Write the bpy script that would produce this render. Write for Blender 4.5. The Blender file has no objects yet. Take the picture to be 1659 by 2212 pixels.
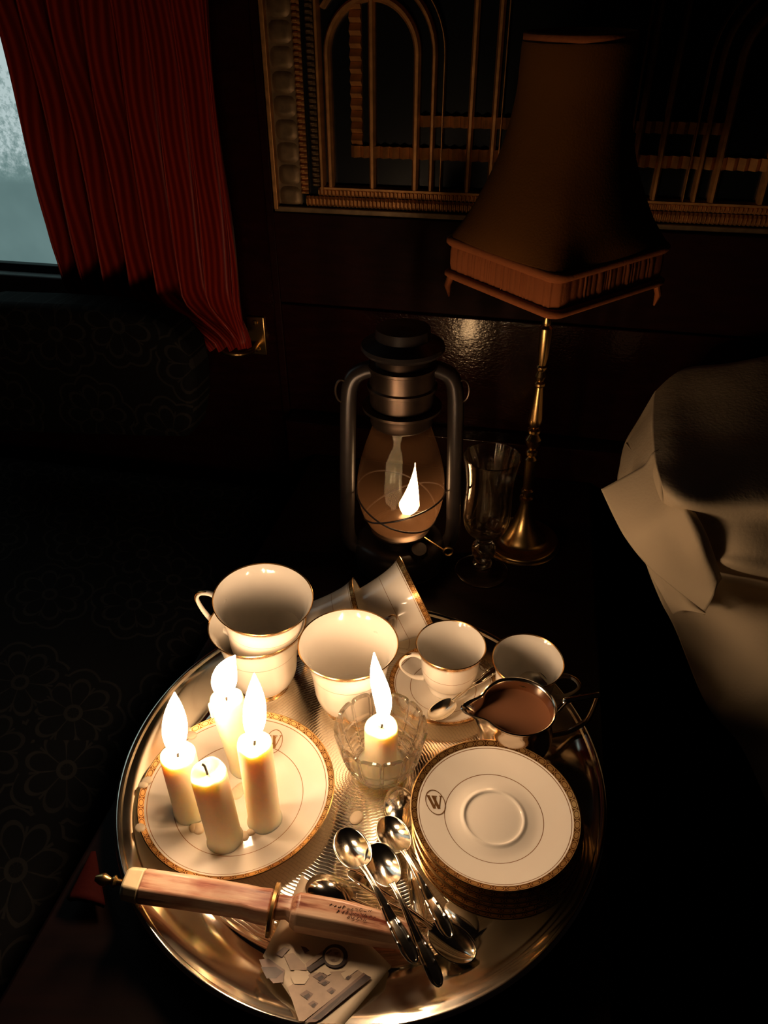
import bpy, math, random
from mathutils import Vector, Matrix, Quaternion
R = random.Random(7)
PI = math.pi
rad = math.radians

# ------------------------------------------------------------------ camera, world, exposure
TT = 0.60                                   # table top height above the floor
CAMZ = TT + 0.58
PITCH = 34.2
FPX = 1597.0
scn = bpy.context.scene
COL = scn.collection
cd = bpy.data.cameras.new('camera'); cam = bpy.data.objects.new('camera', cd); COL.objects.link(cam)
cam.location = (0, 0, CAMZ); cam.rotation_euler = (rad(90 - PITCH), 0, 0)
cd.sensor_fit = 'VERTICAL'; cd.sensor_height = 24.0; cd.lens = 24.0 * FPX / 2212.0
cd.clip_start = 0.01
scn.camera = cam
scn.view_settings.view_transform = 'Standard'; scn.view_settings.look = 'None'
scn.view_settings.gamma = 1.0; scn.view_settings.use_curve_mapping = False
scn.view_settings.exposure = 0.0
w = bpy.data.worlds.new('night'); scn.world = w; w.use_nodes = True
w.node_tree.nodes['Background'].inputs[0].default_value = (0.9, 0.55, 0.5, 1)
w.node_tree.nodes['Background'].inputs[1].default_value = 0.0018
try:
    scn.cycles.use_denoising = True
    scn.cycles.max_bounces = 14; scn.cycles.transparent_max_bounces = 24
    scn.cycles.transmission_bounces = 12; scn.cycles.glossy_bounces = 6
    scn.cycles.sample_clamp_indirect = 4.0
    scn.cycles.blur_glossy = 0.3
except Exception:
    pass
FLAME_COL = (1.0, 0.64, 0.37)
FLAME = 65.0
LANTERN_FLAME = 30.0
WINDOW = 0.55

# ------------------------------------------------------------------ surveying: a sight line of the photo met with a plane of the room
_fw = Vector((0, math.cos(rad(PITCH)), -math.sin(rad(PITCH))))
_up = Vector((0, math.sin(rad(PITCH)), math.cos(rad(PITCH))))
CAM = Vector((0, 0, CAMZ))
def ray(x, y): return (_fw * FPX + Vector((x - 829.5, 0, 0)) - _up * (y - 1106)).normalized()
def onz(x, y, z):                            # z above the table top
    d = ray(x, y); return CAM + d * ((TT + z - CAMZ) / d.z)
def onY(x, y, Y):
    d = ray(x, y); return CAM + d * (Y / d.y)
YAW = 11.8
EU = Vector((math.cos(rad(YAW)), -math.sin(rad(YAW)), 0))   # along the back wall, to the right
EV = Vector((math.sin(rad(YAW)), math.cos(rad(YAW)), 0))    # into the back wall
EZ = Vector((0, 0, 1))
def uv(u, v, z): return EU * u + EV * v + EZ * z
def onwall(x, y, D):
    d = ray(x, y); return CAM + d * (D / d.dot(EV))
def wu(x, y, D): return onwall(x, y, D).dot(EU)
def wz(x, y, D): return onwall(x, y, D).z
WROT = Matrix((( EU.x, EV.x, 0), (EU.y, EV.y, 0), (0, 0, 1))).to_4x4()

# ------------------------------------------------------------------ materials
class NT:
    def __init__(s, name):
        s.m = bpy.data.materials.new(name); s.m.use_nodes = True
        s.t = s.m.node_tree; s.t.nodes.clear()
        s.out = s.n('ShaderNodeOutputMaterial')
    def n(s, k, **kw):
        nd = s.t.nodes.new(k)
        for a, b in kw.items(): setattr(nd, a, b)
        return nd
    def l(s, a, b): s.t.links.new(a, b)
    def math(s, op, a, b=None, c=None, clamp=False):
        nd = s.n('ShaderNodeMath', operation=op); nd.use_clamp = clamp
        for i, v in enumerate((a, b, c)):
            if v is None: continue
            if isinstance(v, (int, float)): nd.inputs[i].default_value = v
            else: s.l(v, nd.inputs[i])
        return nd.outputs[0]
    def ramp(s, fac, stops):
        nd = s.n('ShaderNodeValToRGB'); e = nd.color_ramp.elements
        while len(e) < len(stops): e.new(0.5)
        for q, (p, c) in zip(e, stops): q.position = p; q.color = (*c, 1)
        s.l(fac, nd.inputs[0]); return nd.outputs[0]
    def pbsdf(s, col=(.8, .8, .8), rough=.5, metal=0.0, **kw):
        b = s.n('ShaderNodeBsdfPrincipled')
        if isinstance(col, tuple): b.inputs['Base Color'].default_value = (*col, 1)
        else: s.l(col, b.inputs['Base Color'])
        if isinstance(rough, (int, float)): b.inputs['Roughness'].default_value = rough
        else: s.l(rough, b.inputs['Roughness'])
        b.inputs['Metallic'].default_value = metal
        for k, v in kw.items():
            i = b.inputs[k.replace('_', ' ')]
            if isinstance(v, (int, float, tuple)): i.default_value = v
            else: s.l(v, i)
        return b
    def bump(s, b, h, strength=.3, dist=.001):
        nd = s.n('ShaderNodeBump'); nd.inputs['Strength'].default_value = strength; nd.inputs['Distance'].default_value = dist
        s.l(h, nd.inputs['Height']); s.l(nd.outputs[0], b.inputs['Normal'])
    def done(s, sh): s.l(sh, s.out.inputs[0]); return s.m
    def obj(s): return s.n('ShaderNodeTexCoord').outputs['Object']
    def uvs(s): return s.n('ShaderNodeTexCoord').outputs['UV']
    def noise(s, vec, scale, detail=3, out=0, rough=.5):
        nd = s.n('ShaderNodeTexNoise'); nd.inputs['Scale'].default_value = scale; nd.inputs['Detail'].default_value = detail
        nd.inputs['Roughness'].default_value = rough
        if vec is not None: s.l(vec, nd.inputs['Vector'])
        return nd.outputs[out]
    def scale(s, vec, sc, rot=(0, 0, 0)):
        nd = s.n('ShaderNodeMapping'); nd.inputs['Scale'].default_value = sc; nd.inputs['Rotation'].default_value = rot
        s.l(vec, nd.inputs[0]); return nd.outputs[0]
    def sep(s, vec):
        nd = s.n('ShaderNodeSeparateXYZ'); s.l(vec, nd.inputs[0]); return nd.outputs

def plain(name, col, rough=.5, metal=0.0, nscale=60, var=.12, bump=0, bdist=.0005, **kw):
    t = NT(name)
    nz = t.noise(t.obj(), nscale, 4)
    c2 = tuple(c * (1 - var) for c in col); c1 = tuple(min(1, c * (1 + var)) for c in col)
    b = t.pbsdf(t.ramp(nz, [(.3, c2), (.7, c1)]), rough, metal, **kw)
    if bump: t.bump(b, nz, bump, bdist)
    return t.done(b.outputs[0])

M = {}
M['porcelain'] = plain('porcelain', (.84, .79, .70), .12, 0, 8, .02, Coat_Weight=.3)
M['goldline'] = plain('gold_line', (.34, .17, .06), .3, .6)
M['gilt'] = plain('gilt', (.72, .42, .16), .24, 1.0)
def band_mat(n, aspect):
    t = NT('gilt_lozenge_band_%d' % n)
    x, y, _ = t.sep(t.uvs())
    fx = t.math('SUBTRACT', t.math('FRACT', t.math('MULTIPLY', x, n)), .5)
    fy = t.math('MULTIPLY', t.math('SUBTRACT', y, .5), aspect)
    d = t.math('SQRT', t.math('ADD', t.math('MULTIPLY', fx, fx), t.math('MULTIPLY', fy, fy)))
    ring = t.math('LESS_THAN', t.math('ABSOLUTE', t.math('SUBTRACT', d, .43)), .05)
    inner = t.math('LESS_THAN', d, .29)
    edge = t.math('GREATER_THAN', t.math('ABSOLUTE', t.math('SUBTRACT', y, .5)), .44)
    lit = t.math('MAXIMUM', t.math('MAXIMUM', ring, inner), edge, clamp=True)
    c = t.ramp(lit, [(.2, (.20, .075, .02)), (.8, (.80, .46, .17))])
    b = t.pbsdf(c, .28, .85)
    return t.done(b.outputs[0])
M['band_plate'] = band_mat(52, .95); M['band_saucer'] = band_mat(44, .95); M['band_cup'] = band_mat(40, .9); M['band_demi'] = band_mat(34, .9)

def silver(name, col=(.90, .84, .72), rough=.12, ns=35):
    t = NT(name); nz = t.noise(t.obj(), ns, 5)
    b = t.pbsdf(t.ramp(nz, [(.3, tuple(c * .93 for c in col)), (.7, col)]), t.math('MULTIPLY_ADD', nz, .10, rough - .04), 1.0)
    return t.done(b.outputs[0])
M['silver'] = silver('silver'); M['silver_dark'] = silver('tarnished_silver', (.72, .60, .48), .14)
def tray_floor():
    t = NT('engraved_silver'); x, y, _ = t.sep(t.obj())
    r = t.math('SQRT', t.math('ADD', t.math('MULTIPLY', x, x), t.math('MULTIPLY', y, y)))
    a = t.math('ARCTAN2', y, x)
    wob = t.math('MULTIPLY', t.math('SINE', t.math('MULTIPLY', a, 46)), .0003)
    rr = t.math('MULTIPLY', t.math('ADD', r, wob), 1 / .0030)
    ring = t.math('POWER', t.math('ABSOLUTE', t.math('SINE', t.math('MULTIPLY', rr, PI))), .35)
    row = t.math('FLOOR', rr)
    seg = t.math('FRACT', t.math('ADD', t.math('MULTIPLY', a, 14), t.math('MULTIPLY', row, .37)))
    cut = t.math('GREATER_THAN', seg, .07)
    h = t.math('MULTIPLY', ring, t.math('MULTIPLY_ADD', cut, .4, .6))
    nz = t.noise(t.obj(), 40, 4)
    c = t.ramp(h, [(.30, (.66, .59, .49)), (.70, (.90, .83, .71))])
    b = t.pbsdf(c, t.math('MULTIPLY_ADD', nz, .12, .10), 1.0)
    t.bump(b, h, .30, .0004)
    return t.done(b.outputs[0])
M['tray_floor'] = tray_floor()
def wax():
    t = NT('ivory_wax'); nz = t.noise(t.obj(), 30, 3)
    b = t.pbsdf(t.ramp(nz, [(.3, (.93, .80, .54)), (.7, (.97, .87, .63))]), .38, 0, Subsurface_Weight=.75,
                Subsurface_Radius=(1.0, .62, .26), Subsurface_Scale=.012)
    return t.done(b.outputs[0])
M['wax'] = wax()
M['wax_drip'] = plain('wax_drip', (.84, .70, .50), .4, 0, 40, .05)
M['char'] = plain('charred_wick', (.012, .008, .006), .9)
def emis(name, col, st):
    t = NT(name); e = t.n('ShaderNodeEmission'); e.inputs[0].default_value = (*col, 1); e.inputs[1].default_value = st
    return t.done(e.outputs[0])
M['flame'] = emis('candle_flame', FLAME_COL, FLAME)
M['lflame'] = emis('lantern_flame', (1.0, .60, .28), LANTERN_FLAME)
def crystal(name, mix, rough=0.0, tint=(1, .985, .96), ior=1.55):
    t = NT(name); g = t.n('ShaderNodeBsdfGlass'); g.inputs['IOR'].default_value = ior; g.inputs['Roughness'].default_value = rough
    g.inputs['Color'].default_value = (*tint, 1)
    tr = t.n('ShaderNodeBsdfTransparent'); tr.inputs[0].default_value = (*tint, 1); mx = t.n('ShaderNodeMixShader'); mx.inputs[0].default_value = mix
    t.l(tr.outputs[0], mx.inputs[1]); t.l(g.outputs[0], mx.inputs[2]); return t.done(mx.outputs[0])
M['crystal'] = crystal('cut_crystal', .66)
M['goblet'] = crystal('clear_glass', .80, 0.0, (1, .985, .96), 1.6)
def globe():
    t = NT('smoky_glow_glass')
    z = t.sep(t.obj())[2]
    nz = t.noise(t.obj(), 25, 4)
    glow_haze = t.ramp(t.math('MULTIPLY_ADD', nz, .02, z), [(.05, (.15,) * 3), (.11, (.15,) * 3), (.15, (.085,) * 3), (.17, (.06,) * 3), (.197, (.25,) * 3)])  # smoky haze by height, thickened low down to imitate the flame's glow
    tl = t.n('ShaderNodeBsdfTranslucent'); tl.inputs[0].default_value = (.40, .20, .10, 1)
    tr = t.n('ShaderNodeBsdfTransparent'); tr.inputs[0].default_value = (.97, .95, .92, 1)
    gl = t.n('ShaderNodeBsdfGlossy'); gl.inputs['Roughness'].default_value = .02
    lw = t.n('ShaderNodeLayerWeight'); lw.inputs[0].default_value = .5
    fr = t.math('MULTIPLY_ADD', t.math('POWER', lw.outputs['Facing'], 4), .35, .005)
    a = t.n('ShaderNodeMixShader'); b = t.n('ShaderNodeMixShader')
    t.l(glow_haze, a.inputs[0]); t.l(tr.outputs[0], a.inputs[1]); t.l(tl.outputs[0], a.inputs[2])
    t.l(fr, b.inputs[0]); t.l(a.outputs[0], b.inputs[1]); t.l(gl.outputs[0], b.inputs[2])
    return t.done(b.outputs[0])
M['globe'] = globe()
M['black_metal'] = plain('black_enamel', (.035, .028, .026), .32, .3, 40, .2)
M['drum_metal'] = plain('smoked_drum_metal', (.09, .062, .045), .36, .85, 40, .2)
M['brass'] = plain('aged_brass', (.62, .40, .16), .27, 1.0, 40, .15)
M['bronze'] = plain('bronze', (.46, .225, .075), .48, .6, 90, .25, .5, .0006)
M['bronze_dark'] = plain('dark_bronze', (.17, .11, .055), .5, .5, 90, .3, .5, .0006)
M['recess'] = plain('dark_glass_recess', (.004, .006, .008), .25, 0)
def wood(name, c1, c2, rough, bump, bscale, coat=.25, spec=.5):
    t = NT(name); o = t.obj()
    g = t.noise(t.scale(o, (2.5, 40, 40)), 3, 5)
    b = t.pbsdf(t.ramp(g, [(.3, c1), (.7, c2)]), rough, 0, Coat_Weight=coat, Coat_Roughness=.08, Specular_IOR_Level=spec)
    h = t.math('ADD', t.noise(t.scale(o, (1.0, 2.2, 2.2)), bscale, 2), t.math('MULTIPLY', g, .5))
    t.bump(b, h, bump, .0012); return t.done(b.outputs[0])
M['mahogany'] = wood('polished_mahogany', (.012, .0022, .002), (.020, .004, .003), .15, .30, 170)
M['mahogany_satin'] = wood('satin_mahogany', (.012, .0022, .002), (.020, .004, .003), .50, .2, 120, 0, .06)
M['table_wood'] = wood('dark_table_wood', (.007, .0024, .0018), (.013, .004, .0025), .55, .10, 60, 0, .12)
M['black_wood'] = plain('black_wood', (.006, .005, .005), .5)
M['floor'] = plain('dark_carpet', (.006, .005, .005), .95)
def curtain_mat():
    t = NT('striped_red_silk'); x, y, _ = t.sep(t.uvs())
    wob = t.math('MULTIPLY', t.math('SINE', t.math('MULTIPLY_ADD', y, 34, t.math('MULTIPLY', x, 9))), .0035)
    s = t.math('SINE', t.math('MULTIPLY', t.math('ADD', x, wob), 620))
    f = t.math("MULTIPLY_ADD", s, .45, .5)
    c = t.ramp(f, [(.15, (.15, .008, .008)), (.55, (.23, .013, .010)), (.9, (.33, .030, .013))])
    b = t.pbsdf(c, .45, 0, Specular_IOR_Level=.25)
    return t.done(b.outputs[0])
M['curtain'] = curtain_mat()
def floral(name, scl):
    t = NT(name); o = t.scale(t.uvs(), (scl, scl, scl))
    v = t.n('ShaderNodeTexVoronoi'); v.voronoi_dimensions = '2D'; v.inputs['Scale'].default_value = 1.0; v.inputs['Randomness'].default_value = .75
    t.l(o, v.inputs['Vector'])
    sub = t.n('ShaderNodeVectorMath', operation='SUBTRACT'); t.l(o, sub.inputs[0]); t.l(v.outputs['Position'], sub.inputs[1])
    x, y, _ = t.sep(sub.outputs[0]); d = v.outputs['Distance']
    a = t.math('ARCTAN2', y, x)
    cr = t.sep(v.outputs['Color'])[0]
    pet = t.math('ABSOLUTE', t.math('SINE', t.math('MULTIPLY', t.math('ADD', a, t.math('MULTIPLY', cr, 6)), 4)))
    edge = t.math('MULTIPLY_ADD', t.math('POWER', pet, .5), .20, .20)
    l1 = t.math('LESS_THAN', t.math('ABSOLUTE', t.math('SUBTRACT', d, edge)), .022)
    l2 = t.math('LESS_THAN', t.math('ABSOLUTE', t.math('SUBTRACT', d, .08)), .02)
    l3 = t.math('LESS_THAN', t.math('ABSOLUTE', t.math('SUBTRACT', d, t.math('MULTIPLY_ADD', pet, .08, .46))), .016)
    spoke = t.math('MULTIPLY', t.math('LESS_THAN', pet, .14), t.math('LESS_THAN', d, .36))
    ln = t.math('MAXIMUM', t.math('MAXIMUM', l1, l2), t.math('MAXIMUM', l3, spoke))
    nz = t.noise(o, 3, 3)
    ln = t.math('MULTIPLY', ln, t.math('MULTIPLY_ADD', nz, .8, .3), clamp=True)
    c = t.ramp(ln, [(0, (.004, .004, .0045)), (1, (.020, .0185, .017))])
    b = t.pbsdf(c, .85, 0, Specular_IOR_Level=.1)
    return t.done(b.outputs[0])
M['floral'] = floral('floral_lace_upholstery', 9.0)
def cloth(name, col, nscale=260):
    t = NT(name); o = t.obj(); nz = t.noise(o, 9, 3)
    wv = t.noise(o, nscale, 2)
    b = t.pbsdf(t.ramp(nz, [(.3, tuple(c * .9 for c in col)), (.7, col)]), .8, 0, Specular_IOR_Level=.08)
    t.bump(b, t.math('MULTIPLY_ADD', nz, 6, wv), .25, .0012); return t.done(b.outputs[0])
M['cream_cloth'] = cloth('cream_cotton', (.66, .54, .37))
M['shade'] = cloth('mustard_linen', (.125, .048, .009), 500)
M['shade_trim'] = cloth('terracotta_silk', (.34, .105, .036), 400)
M['red_cloth'] = cloth('deep_red_cloth', (.034, .003, .002))
M['black_cloth'] = cloth('black_upholstery', (.006, .006, .006))
def bone():
    t = NT('stained_bone'); o = t.obj()
    g = t.noise(t.scale(o, (12, 130, 130)), 1.0, 6, rough=.6); r = t.noise(t.scale(o, (30, 60, 60)), 1.0, 3)
    c = t.ramp(g, [(.34, (.20, .045, .025)), (.42, (.55, .28, .18)), (.50, (.66, .42, .29)), (.64, (.78, .57, .42))])
    mx = t.n('ShaderNodeMix', data_type='RGBA'); mx.inputs['B'].default_value = (.34, .07, .045, 1)
    t.l(t.ramp(r, [(.50, (0, 0, 0)), (.78, (.7,) * 3)]), mx.inputs['Factor']); t.l(c, mx.inputs['A'])
    b = t.pbsdf(mx.outputs['Result'], .33, 0)
    t.bump(b, g, .3, .0006); return t.done(b.outputs[0])
M['bone'] = bone()
M['bone_pale'] = plain('pale_bone', (.80, .66, .42), .35, 0, 80, .12)
M['ink'] = plain('dark_scratch_ink', (.06, .015, .01), .7)
M['card'] = plain('ivory_card', (.74, .62, .46), .5, 0, 40, .05)
M['sepia1'] = plain('light_sepia_print', (.46, .34, .25), .45, 0, 90, .15)
M['sepia2'] = plain('mid_sepia_print', (.22, .14, .11), .45, 0, 90, .2)
M['sepia3'] = plain('dark_sepia_print', (.055, .035, .035), .45, 0, 90, .3)
M['milk'] = plain('milky_brown_tea', (.30, .13, .065), .25, 0, 20, .06)
def window_glass():
    t = NT('frosted_lit_pane'); o = t.obj(); z = t.sep(o)[2]
    fine = t.noise(o, 95, 6, rough=.72); big = t.noise(o, 11, 3)
    top = t.math('MULTIPLY', t.math('MULTIPLY_ADD', z, 14, -1.6, clamp=True), 1.0)
    fr = t.math('MULTIPLY', t.math('MULTIPLY', t.math('POWER', fine, 3.2), t.math('MULTIPLY_ADD', big, 2.6, -.6, clamp=True)), 7.5)
    v = t.math('ADD', t.math('MULTIPLY', fr, top), t.math('MULTIPLY_ADD', big, .22, .33))
    c = t.ramp(v, [(.25, (.10, .19, .19)), (.55, (.26, .42, .41)), (1.0, (.80, 1.0, 1.0))])
    e = t.n('ShaderNodeEmission'); t.l(c, e.inputs[0]); e.inputs[1].default_value = WINDOW
    g = t.n('ShaderNodeBsdfGlossy'); g.inputs['Roughness'].default_value = .2; g.inputs[0].default_value = (.04,) * 3 + (1,)
    ad = t.n('ShaderNodeAddShader'); t.l(e.outputs[0], ad.inputs[0]); t.l(g.outputs[0], ad.inputs[1])
    return t.done(ad.outputs[0])
M['window'] = window_glass()
M['white_paint'] = plain('grey_window_paint', (.30, .33, .33), .5)

# ------------------------------------------------------------------ mesh builder
class MB:
    def __init__(s): s.v = []; s.f = []; s.m = []; s.u = []
    def add(s, vs, fs, mat=0, uvl=None):
        o = len(s.v); s.v += [tuple(p) for p in vs]
        for i, f in enumerate(fs):
            s.f.append([o + k for k in f]); s.m.append(mat if isinstance(mat, int) else mat[i])
            s.u.append(uvl[i] if uvl else [(0, 0)] * len(f))
    def lathe(s, prof, seg=96, mod=None, X=None):
        """prof: (r, z[, mat]) from start to end; mat belongs to the step leaving the point; mod(a, r, z, i) -> (r, z)"""
        n = len(prof); mats = [(p[2] if len(p) > 2 else 0) for p in prof]
        vv = [0.0] * n; i = 0; run = {}
        while i < n - 1:
            j = i
            while j < n - 1 and mats[j] == mats[i]: j += 1
            L = [0]
            for k in range(i, j): L.append(L[-1] + math.dist(prof[k][:2], prof[k + 1][:2]))
            for k in range(i, j): run[k] = (L[k - i] / (L[-1] or 1), L[k - i + 1] / (L[-1] or 1))
            i = j
        vs = []
        for i, p in enumerate(prof):
            for k in range(seg):
                a = 2 * PI * k / seg; r, z = p[0], p[1]
                if mod: r, z = mod(a, r, z, i)
                q = Vector((r * math.cos(a), r * math.sin(a), z)); vs.append(X @ q if X else q)
        fs = []; ms = []; us = []
        for i in range(n - 1):
            a0, b0 = run[i]
            for k in range(seg):
                k2 = (k + 1) % seg
                fs.append((i * seg + k, i * seg + k2, (i + 1) * seg + k2, (i + 1) * seg + k)); ms.append(mats[i])
                us.append([(k / seg, a0), ((k + 1) / seg, a0), ((k + 1) / seg, b0), (k / seg, b0)])
        s.add(vs, fs, ms, us)
    def tube(s, path, rads, seg=12, mat=0, flat=None, caps=True, up=Vector((0, 0, 1)), closed=False):
        """flat: list/number scaling the second axis"""
        P = [Vector(p) for p in path]; n = len(P)
        if isinstance(rads, (int, float)): rads = [rads] * n
        if flat is None: flat = 1.0
        if isinstance(flat, (int, float)): flat = [flat] * n
        vs = []; prev = None
        for i in range(n):
            if closed: t = (P[(i + 1) % n] - P[i - 1]).normalized()
            else: t = (P[min(i + 1, n - 1)] - P[max(i - 1, 0)]).normalized()
            if prev is None:
                a = up - t * up.dot(t)
                if a.length < 1e-4: a = Vector((1, 0, 0)) - t * t.x
            else: a = prev - t * prev.dot(t)
            a.normalize(); prev = a; b = t.cross(a)
            for k in range(seg):
                q = 2 * PI * k / seg; vs.append(P[i] + (a * math.cos(q) * flat[i] + b * math.sin(q)) * rads[i])
        fs = []
        for i in range(n if closed else n - 1):
            j = (i + 1) % n
            for k in range(seg):
                k2 = (k + 1) % seg; fs.append((i * seg + k, i * seg + k2, j * seg + k2, j * seg + k))
        if caps and not closed:
            fs.append(tuple(reversed(range(seg)))); fs.append(tuple((n - 1) * seg + k for k in range(seg)))
        s.add(vs, fs, mat)
    def grid(s, fn, nu, nv, mat=0, uvf=None):
        vs = [fn(i / nu, j / nv) for j in range(nv + 1) for i in range(nu + 1)]
        fs = []; us = []
        for j in range(nv):
            for i in range(nu):
                a = j * (nu + 1) + i; fs.append((a, a + 1, a + nu + 2, a + nu + 1))
                c = [(i / nu, j / nv), ((i + 1) / nu, j / nv), ((i + 1) / nu, (j + 1) / nv), (i / nu, (j + 1) / nv)]
                us.append([uvf(*q) for q in c] if uvf else c)
        s.add(vs, fs, mat, us)
    def box(s, lo, hi, X=None, mat=0):
        vs = [Vector((x, y, z)) for z in (lo[2], hi[2]) for y in (lo[1], hi[1]) for x in (lo[0], hi[0])]
        if X: vs = [X @ p for p in vs]
        fs = [(0, 2, 3, 1), (4, 5, 7, 6), (0, 1, 5, 4), (2, 6, 7, 3), (0, 4, 6, 2), (1, 3, 7, 5)]
        us = []
        for f in fs:
            q = []
            for k in f:
                p = (lo[0] if k % 2 == 0 else hi[0], lo[1] if (k // 2) % 2 == 0 else hi[1], lo[2] if k < 4 else hi[2])
                q.append((p[0] + p[1] * .31, p[2] + p[1]))
            us.append(q)
        s.add(vs, fs, mat, us)
    def prism(s, pts, z0, z1, X=None, mat=0):
        n = len(pts); vs = [Vector((x, y, z)) for z in (z0, z1) for x, y in pts]
        if X: vs = [X @ p for p in vs]
        fs = [tuple(reversed(range(n))), tuple(range(n, 2 * n))] + [(k, (k + 1) % n, n + (k + 1) % n, n + k) for k in range(n)]
        s.add(vs, fs, mat)
    def build(s, name, mats, parent=None, sharp=40, bevel=0, solid=0, sub=0, offset=-1):
        me = bpy.data.meshes.new(name); me.from_pydata(s.v, [], s.f); me.update()
        for m in (mats if isinstance(mats, (list, tuple)) else [mats]): me.materials.append(m)
        ul = me.uv_layers.new(name='UVMap'); k = 0
        for p, m, u in zip(me.polygons, s.m, s.u):
            p.material_index = m; p.use_smooth = True
            for c in u: ul.data[k].uv = c; k += 1
        if sharp: me.set_sharp_from_angle(angle=rad(sharp))
        o = bpy.data.objects.new(name, me); COL.objects.link(o)
        if parent: o.parent = parent
        if solid:
            d = o.modifiers.new('thickness', 'SOLIDIFY'); d.thickness = solid; d.offset = offset
        if bevel:
            d = o.modifiers.new('edge', 'BEVEL'); d.width = bevel; d.segments = 3; d.limit_method = 'ANGLE'; d.angle_limit = rad(35)
        if sub:
            d = o.modifiers.new('smooth', 'SUBSURF'); d.levels = sub; d.render_levels = sub
        return o

def tag(o, label, cat, group=None):
    o['label'] = label; o['category'] = cat
    if group: o['group'] = group
    return o
def thing(name, label, cat, loc=(0, 0, 0), group=None, X=None):
    o = bpy.data.objects.new(name, None); COL.objects.link(o); o.empty_display_size = .02
    if X is not None: o.matrix_world = X
    else: o.location = loc
    return tag(o, label, cat, group)
def struct(o): o['kind'] = 'structure'; return o
def dup(root, label, X=None, group=None):
    r = root.copy(); COL.objects.link(r); r['label'] = label
    if group: r['group'] = group
    if X is not None: r.matrix_world = X
    for ch in list(root.children):
        c = ch.copy(); COL.objects.link(c); c.parent = r
        for g in list(ch.children):
            d = g.copy(); COL.objects.link(d); d.parent = c
    return r
def smooth(pts, n=6):
    """Catmull-Rom through points (tuples of any length)"""
    out = []; P = [tuple(p) for p in pts]
    for i in range(len(P) - 1):
        p0, p1, p2, p3 = P[max(i - 1, 0)], P[i], P[i + 1], P[min(i + 2, len(P) - 1)]
        for k in range(n):
            t = k / n
            out.append(tuple(.5 * (2 * b + (c - a) * t + (2 * a - 5 * b + 4 * c - d) * t * t + (3 * b - a - 3 * c + d) * t ** 3) for a, b, c, d in zip(p0, p1, p2, p3)))
    out.append(P[-1]); return out
def lerp(tab, x):
    for (a, b), (c, d) in zip(tab, tab[1:]):
        if x <= c: return b + (d - b) * max(0, (x - a) / (c - a))
    return tab[-1][1]
def frame(o, x, z):
    """matrix with origin o, local x along x and local z near z"""
    x = Vector(x).normalized(); z = Vector(z); z = (z - x * z.dot(x)).normalized(); y = z.cross(x)
    return Matrix(((x.x, y.x, z.x, o[0]), (x.y, y.y, z.y, o[1]), (x.z, y.z, z.z, o[2]), (0, 0, 0, 1)))
def T3(p): return Matrix.Translation(Vector(p))

# ------------------------------------------------------------------ the room
WD = 1.02                                    # distance of the back wall's face along EV
CD = WD - .062                               # curtain plane
PANE = WD + .02
sill_z = wz(60, 566, PANE)
uw1 = wu(200, 560, PANE)                     # right jamb of the window, behind the curtain
b = MB()
zt = 2.35
b.box((uw1, WD, 0), (1.6, WD + .08, zt), WROT)
b.box((-1.9, WD, 0), (uw1, WD + .08, sill_z - .045), WROT)
b.box((-1.9, WD, zt - .35), (uw1, WD + .08, zt), WROT)
struct(b.build('wall_back', M['mahogany'], sharp=30))
b = MB(); b.box((-2.2, -1.6, -.05), (2.2, WD + .08, 0), WROT); struct(b.build('floor', M['floor']))
# moulding strips on the panelling
gz = wz(1090, 683, WD)
uc = wu(606, 600, WD)
b = MB(); b.box((uc - .012, WD - .006, 0), (uc, WD, zt - .4), WROT); struct(b.build('trim_2', M['mahogany_satin'], bevel=.002))
b = MB(); b.box((-.36, WD - .045, TT - .02), (.2, WD, TT + .052), WROT); struct(b.build('trim_3', M['mahogany'], bevel=.002))
# wainscot board under the grille, its lean and turn added to shift the flame reflections
zw0, zw1 = TT + .055, wz(800, 462, WD)
def wface(u, z): return WD - .004 - .034 * (z - zw0) - .016 * (u - uc)
u0_, u1_ = uc + .001, 1.0
for za, zb2, nm, mt in ((zw0, gz - .0015, 'trim_1', 'mahogany'), (gz + .0015, zw1, 'trim_4', 'mahogany_satin')):
    b = MB(); q = [uv(u, v, z) for z in (za, zb2) for u, v in ((u0_, wface(u0_, z)), (u1_, wface(u1_, z)), (u1_, WD), (u0_, WD))]
    b.add(q, [(0, 3, 2, 1), (4, 5, 6, 7), (0, 1, 5, 4), (1, 2, 6, 5), (2, 3, 7, 6), (3, 0, 4, 7)])
    struct(b.build(nm, M[mt], bevel=.0015))
# window: pane in a painted frame
win = bpy.data.objects.new('window_1', None); COL.objects.link(win); struct(win)
b = MB(); pl = -1.75
b.box((pl, PANE, sill_z), (uw1, PANE + .006, zt - .36), WROT)
pane = b.build('pane', M['window'], win)
pane.data.transform(T3((0, 0, -sill_z))); pane.location.z = sill_z
b = MB()
b.box((pl, PANE - .012, sill_z - .012), (uw1, PANE + .012, sill_z), WROT)
b.box((uw1 - .012, PANE - .012, sill_z), (uw1, PANE + .012, zt - .36), WROT)
b.build('window_frame', M['black_wood'], win, bevel=.002)
b = MB(); b.box((pl, PANE - .028, sill_z - .044), (uw1, PANE + .05, sill_z - .012), WROT)
b.build('sill', M['white_paint'], win, bevel=.003)

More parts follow.
